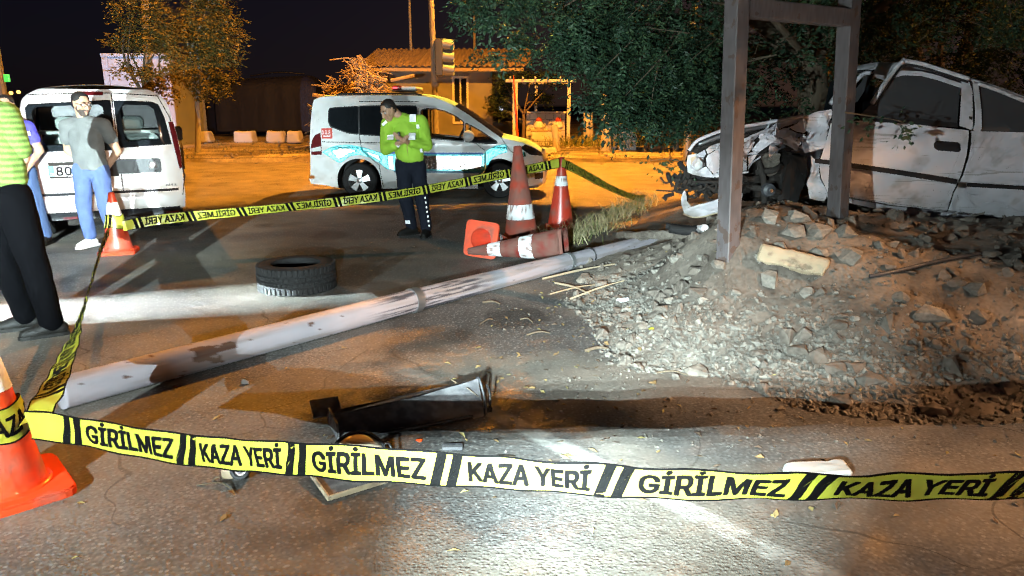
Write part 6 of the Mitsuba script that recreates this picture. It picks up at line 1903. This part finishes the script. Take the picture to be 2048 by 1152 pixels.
def shoe(t, ank, d, s, bsdf, sole):
    """a shoe under the ankle, pointing along d"""
    d = unit([d[0], d[1], 0]); w = np.cross([0, 0, 1], d)
    b = np.array([ank[0], ank[1], 0.0]) + np.array([0, 0, ank[2] - .085])
    m = solid([[(b + d * -.055 + [0, 0, .05], .044 * s), (b + d * .02 + [0, 0, .06], .05 * s), (b + d * .10 + [0, 0, .042], .044 * s), (b + d * .165 + [0, 0, .034], .034 * s)], [(b + [0, 0, .06], .047 * s), (b + [0, 0, .10], .046 * s)]], .014, 4)
    m.vertices[:, 2] = np.maximum(m.vertices[:, 2], b[2] + .018)
    k = put(t, 'shoe', m, bsdf, True)
    P = Polygon([(-.10, -.036), (-.06, -.046), (.05, -.044), (.14, -.048), (.195, -.03), (.205, 0), (.195, .028), (.14, .043), (.05, .04), (-.06, .046), (-.10, .036)]).buffer(.006)
    sm = trimesh.creation.extrude_polygon(P, .024, engine='earcut')
    put(k, 'sole', move(sm, frame(b + [0, 0, .0], d, w, [0, 0, 1])), sole, 30)


def loc(px, py, Y):
    return at(px, py, Y)


# man in a grey T-shirt, hands behind his back
man = thing('person', 'bearded man in a grey T-shirt, blue jeans and white shoes, hands behind his back', 'person')
o = g(203, 496); o[2] = 0
q = lambda x, y, z: o + np.array([x, y, z])
hm = head(man, q(-.005, 0.0, 1.615), (.80, -.42, -.16), beard=True, glasses=True, s=1.06)
shL, shR = q(-.215, .02, 1.385), q(.185, .05, 1.385)
elL, elR = q(-.295, .12, 1.10), q(.245, .16, 1.10)
haL, haR = q(-.10, .22, .93), q(.06, .23, .90)
hipL, hipR = q(-.10, .01, .90), q(.09, .03, .90)
knL, knR = q(-.115, -.03, .50), q(.10, .01, .50)
anL, anR = q(-.13, .02, .10), q(.13, .06, .10)
skin = [[(q(-.02, .0, 1.58), .058), (q(-.018, .03, 1.42), .062)], [(shL, .06), (elL, .046)], [(elL, .044), (haL, .03)], [(shR, .06), (elR, .046)], [(elR, .044), (haR, .03)],
        [(q(-.015, .03, 1.30), (.15, .09, .12)), (q(-.005, .03, 1.0), (.14, .09, .10))], [(hipL, .09), (knL, .055), (anL, .04)], [(hipR, .09), (knR, .055), (anR, .04)]]
skin += hand(haL, haR - haL + [0, 0, -.05], (.1, -.6, .3), .5) + hand(haR, (-.6, .1, -.5), (0, -1, 0), .45, thumb_side=-1)
bodym = solid(skin, .02, 6)
bm_ = trimesh.util.concatenate([bodym, hm])
put(man, 'body', bm_, 'skin', True)
tee = solid([[(q(-.018, .03, 1.42), (.10, .085, .04)), (q(-.015, .03, 1.30), (.188, .118, .12)), (q(-.01, .025, 1.10), (.178, .125, .10)), (q(-.005, .03, .93), (.182, .128, .06))], [(shL, .082), (shL * .52 + elL * .48, .076)], [(shR, .082), (shR * .52 + elR * .48, .076)], [(shL, .078), (q(-.02, .03, 1.42), .085), (shR, .078)]], .025, 8)
put(man, 't_shirt', wrinkle(wrinkle(tee, .016, 8, 3), .006, 24, 2), 'grey_cloth', True)
jeans = solid([[(q(-.005, .03, .96), (.170, .118, .05)), (q(0, .03, .86), (.168, .12, .08))], [(hipL, .105), (knL, .082), (anL + [0, 0, .04], .066)], [(hipR, .105), (knR, .082), (anR + [0, 0, .04], .066)]], .025, 7)
put(man, 'jeans', wrinkle(wrinkle(jeans, .014, 10, 5), .006, 26, 2), 'denim', True)
put(man, 'belt', move(lathe([(.174, -.018), (.178, 0), (.174, .018)], 30), frame(q(-.005, .03, .935), [1, 0, 0], [0, .72, 0], [0, 0, 1])), 'black_plastic')
shoe(man, anL, (-.25, -1, 0), 1.0, 'shoe_white', 'shoe_white')
shoe(man, anR, (.35, -1, 0), 1.0, 'shoe_white', 'shoe_white')

# traffic officer in a hi-vis jacket
po = thing('person', 'traffic officer in lime hi-vis jacket and dark trousers, head bowed, before the patrol car', 'person')
o = g(826, 474); o[2] = 0
hm = head(po, q(-.23, -.09, 1.545), (-.62, -.62, -.50), up=(-.25, -.2, 1), s=1.02)
shL, shR = q(-.25, -.02, 1.385), q(.13, .03, 1.41)
elL, elR = q(-.275, -.12, 1.10), q(.215, -.08, 1.14)
haL, haR = q(-.10, -.27, 1.17), q(-.03, -.27, 1.20)
hipL, hipR = q(-.09, .0, .90), q(.08, .02, .90)
knL, knR = q(-.075, -.03, .50), q(.125, -.0, .50)
anL, anR = q(-.03, .12, .10), q(.17, .0, .10)
skin = [[(q(-.19, -.04, 1.55), .055), (q(-.07, .0, 1.42), .06)], [(shL, .06), (elL, .045)], [(elL, .043), (haL, .03)], [(shR, .06), (elR, .045)], [(elR, .043), (haR, .03)],
        [(q(-.05, .0, 1.30), (.14, .09, .12)), (q(-.01, .0, 1.0), (.14, .09, .10))], [(hipL, .09), (knL, .055), (anL, .04)], [(hipR, .09), (knR, .055), (anR, .04)]]
skin += hand(haL, (.6, -.3, .3), (0, .2, 1), .5) + hand(haR, (-.5, -.4, .3), (0, .2, 1), .5, thumb_side=-1)
put(po, 'body', trimesh.util.concatenate([solid(skin, .02, 6), hm]), 'skin', True)
jk = solid([[(q(-.07, .0, 1.42), (.10, .09, .045)), (q(-.05, .0, 1.30), (.195, .13, .12)), (q(-.02, .0, 1.10), (.18, .13, .10)), (q(0, .0, .96), (.165, .125, .05))], [(shL, .09), (elL, .075), (elL * .35 + haL * .65, .058)], [(shR, .09), (elR, .075), (elR * .35 + haR * .65, .058)], [(shL, .08), (q(-.07, 0, 1.43), .09), (shR, .08)]], .025, 8)
jk = wrinkle(wrinkle(jk, .016, 8, 9), .006, 24, 2)
put(po, 'jacket', jk, 'hivis', True)


def patch(t, target, c, w, h, bsdf, name='reflective_patch', rot=0.0):
    """small cloth patch laid on the camera-side surface of a garment"""
    n_ = 5
    uu, vv = np.meshgrid(np.linspace(-w / 2, w / 2, n_), np.linspace(-h / 2, h / 2, n_), indexing='ij')
    cr, sr = math.cos(rot), math.sin(rot)
    px_, pz_ = c[0] + uu * cr - vv * sr, c[2] + uu * sr + vv * cr
    V = np.array(target.vertices)
    yy = np.zeros_like(px_)
    for i in np.ndindex(px_.shape):
        d = (V[:, 0] - px_[i]) ** 2 + (V[:, 2] - pz_[i]) ** 2
        near_ = d < .045 ** 2
        yy[i] = V[near_, 1].min() if near_.any() else V[d.argmin(), 1]
    m = grid(np.stack([px_, np.minimum(yy, yy.mean() + .03) - .006, pz_], -1))
    put(t, name, m, bsdf, True)


for c, w, h, r in (((-.20, 0, 1.24), .085, .055, .1), ((.055, 0, 1.46), .075, .09, 0), ((.06, 0, 1.25), .08, .08, 0), ((.115, 0, 1.36), .035, .05, .3), ((.16, 0, 1.08), .03, .05, 0), ((-.28, 0, 1.40), .07, .035, .7), ((-.07, 0, 1.18), .03, .13, -.7)):
    patch(po, jk, q(*c), w, h, 'retro_white', rot=r)
tr = solid([[(q(0, .0, .98), (.16, .118, .05)), (q(0, .01, .86), (.165, .12, .08))], [(hipL, .105), (knL, .085), (anL + [0, 0, .03], .07)], [(hipR, .105), (knR, .085), (anR + [0, 0, .03], .07)]], .025, 7)
tr = wrinkle(tr, .012, 10, 5)
put(po, 'trousers', tr, 'navy_cloth', True)
for i in range(9):
    z = .62 - i * .058
    p = hipR + (knR - hipR) * ((.9 - z) / .4) if z > .5 else knR + (anR - knR) * ((.5 - z) / .4)
    patch(po, tr, p + [.052, 0, 0], .018, .026, 'retro_white', 'reflective_dot')
patch(po, tr, anL + [-.03, 0, .09], .06, .05, 'retro_white', 'reflective_patch')
shoe(po, anL, (-.7, -.6, 0), 1.0, 'shoe_dark', 'shoe_dark')
shoe(po, anR, (-.1, -1, 0), 1.0, 'shoe_dark', 'shoe_dark')
put(po, 'radio', box(*(q(-.10, 0, 0)[0] + np.array([-.01, .03])), *(q(0, -.33, 0)[1] + np.array([0, .03])), 1.20, 1.30, .006), 'black_plastic', False)

# man at the left edge, seen from behind, striped lime shirt
p1 = thing('person', 'man at the left edge in a lime striped shirt and black trousers, back turned', 'person')
o = g(76, 672); o[2] = 0
hm = head(p1, q(-.33, .02, 1.80), (-.75, .55, -.1), s=1.05)
shL, shR = q(-.36, .03, 1.56), q(.02, .0, 1.545)
elL, elR = q(-.50, .0, 1.24), q(.05, .06, 1.26)
haL, haR = q(-.42, -.10, .98), q(-.10, .20, 1.08)
hipL, hipR = q(-.20, .02, 1.0), q(-.02, .0, 1.0)
knL, knR = q(-.20, .06, .55), q(.05, .0, .55)
anL, anR = q(-.18, .16, .09), q(.11, .0, .09)
skin = [[(q(-.30, .0, 1.76), .06), (q(-.23, .02, 1.60), .066)], [(shL, .065), (elL, .05)], [(elL, .046), (haL, .032)], [(shR, .065), (elR, .05)], [(elR, .046), (haR, .032)],
        [(q(-.21, .02, 1.46), (.15, .1, .12)), (q(-.14, .01, 1.1), (.15, .1, .10))], [(hipL, .09), (knL, .055), (anL, .04)], [(hipR, .09), (knR, .055), (anR, .04)]]
hnd = q(-.255, -.20, .93)
skin += hand(haL, (.12, -.1, -1), (0, -1, 0), .25) + hand(haR, (-.6, .4, .1), (0, 0, -1), .4, thumb_side=-1)
put(p1, 'body', trimesh.util.concatenate([solid(skin, .02, 6), hm]), 'skin', True)
sh = solid([[(q(-.19, .02, 1.60), (.11, .09, .05)), (q(-.17, .01, 1.46), (.215, .135, .13)), (q(-.13, .01, 1.24), (.21, .145, .12)), (q(-.12, .01, 1.09), (.205, .14, .06))], [(shL, .09), (elL, .075)], [(shR, .09), (elR * .8 + shR * .2, .075)], [(shL, .085), (q(-.23, .02, 1.61), .09), (shR, .085)]], .02, 8)
sh = wrinkle(wrinkle(sh, .018, 7, 2), .005, 20, 2)
sh = trimesh.Trimesh(*trimesh.remesh.subdivide_to_size(sh.vertices, sh.faces, .014, max_iter=6))
zc = sh.vertices[:, 2] + .02 * np.sin(sh.vertices[:, 0] * 9) + .03 * (meshkit.fbm(sh.vertices * 3, 2, 1) - .5)
st = .5 + .5 * np.tanh(3.2 * np.sin(zc * 2 * np.pi / .040))
col = np.array([.06, .105, .02])[None] * (1 - st[:, None]) + np.array([.14, .205, .05])[None] * st[:, None]
put(p1, 'shirt', sh, 'tinted_matte', True, color=col)
tr = solid([[(q(-.12, .01, 1.10), (.185, .13, .05)), (q(-.11, .01, .97), (.185, .135, .08))], [(hipL, .125), (knL, .09), (anL + [0, 0, .02], .075)], [(hipR, .125), (knR, .095), (anR + [0, 0, .02], .078)]], .025, 7)
put(p1, 'trousers', wrinkle(tr, .014, 9, 5), 'dark_cloth', True)
shoe(p1, anL, (-.8, -.4, 0), 1.08, 'shoe_dark', 'shoe_dark')
shoe(p1, anR, (-.80, -.55, 0), 1.08, 'shoe_dark', 'shoe_dark')

# person half hidden behind him
p2 = thing('person', 'half-hidden person in a violet-blue T-shirt and dark jeans beside the man in grey', 'person')
o = g(72, 489); o[2] = 0
hm = head(p2, q(-.10, .02, 1.60), (.2, -1, -.1), s=1.0)
shL, shR = q(-.27, .02, 1.36), q(.12, .0, 1.36)
elL, elR = q(-.32, .0, 1.08), q(.205, .02, 1.10)
haL, haR = q(-.22, -.16, .95), q(.10, -.14, .88)
hipL, hipR = q(-.16, .02, .88), q(.02, .0, .88)
knL, knR = q(-.17, .0, .49), q(.09, -.02, .49)
anL, anR = q(-.17, .02, .09), q(.13, .0, .09)
skin = [[(q(-.09, .0, 1.56), .055), (q(-.08, .0, 1.40), .06)], [(shL, .06), (elL, .046)], [(elL, .043), (haL, .03)], [(shR, .06), (elR, .046)], [(elR, .043), (haR, .03)],
        [(q(-.08, .0, 1.26), (.14, .09, .12)), (q(-.07, .0, .96), (.14, .09, .10))], [(hipL, .09), (knL, .055), (anL, .04)], [(hipR, .09), (knR, .055), (anR, .04)]]
skin += hand(haL, (.2, -.1, -1), (0, -1, 0), .3) + hand(haR, (-.3, -.1, -1), (0, -1, 0), .3, thumb_side=-1)
put(p2, 'body', trimesh.util.concatenate([solid(skin, .02, 6), hm]), 'skin', True)
ts = solid([[(q(-.08, .0, 1.40), (.10, .085, .04)), (q(-.08, .0, 1.26), (.18, .115, .12)), (q(-.07, .0, .92), (.175, .125, .06))], [(shL, .08), (shL * .5 + elL * .5, .072)], [(shR, .08), (shR * .5 + elR * .5, .072)], [(shL, .076), (q(-.08, .0, 1.41), .08), (shR, .076)]], .025, 8)
ts = wrinkle(ts, .012, 8, 6)
put(p2, 't_shirt', ts, 'blue_cloth', True)
patch(p2, ts, q(.165, 0, 1.30), .05, .05, 'retro_white', 'sleeve_patch')
tr = solid([[(q(-.07, .0, .95), (.165, .118, .05)), (q(-.07, .0, .86), (.165, .12, .08))], [(hipL, .105), (knL, .08), (anL + [0, 0, .04], .068)], [(hipR, .105), (knR, .08), (anR + [0, 0, .04], .068)]], .025, 7)
put(p2, 'jeans', wrinkle(tr, .012, 10, 5), 'jean_dark', True)
shoe(p2, anL, (-.3, -1, 0), 1.0, 'shoe_dark', 'shoe_dark')
shoe(p2, anR, (.2, -1, 0), 1.0, 'shoe_dark', 'shoe_dark')
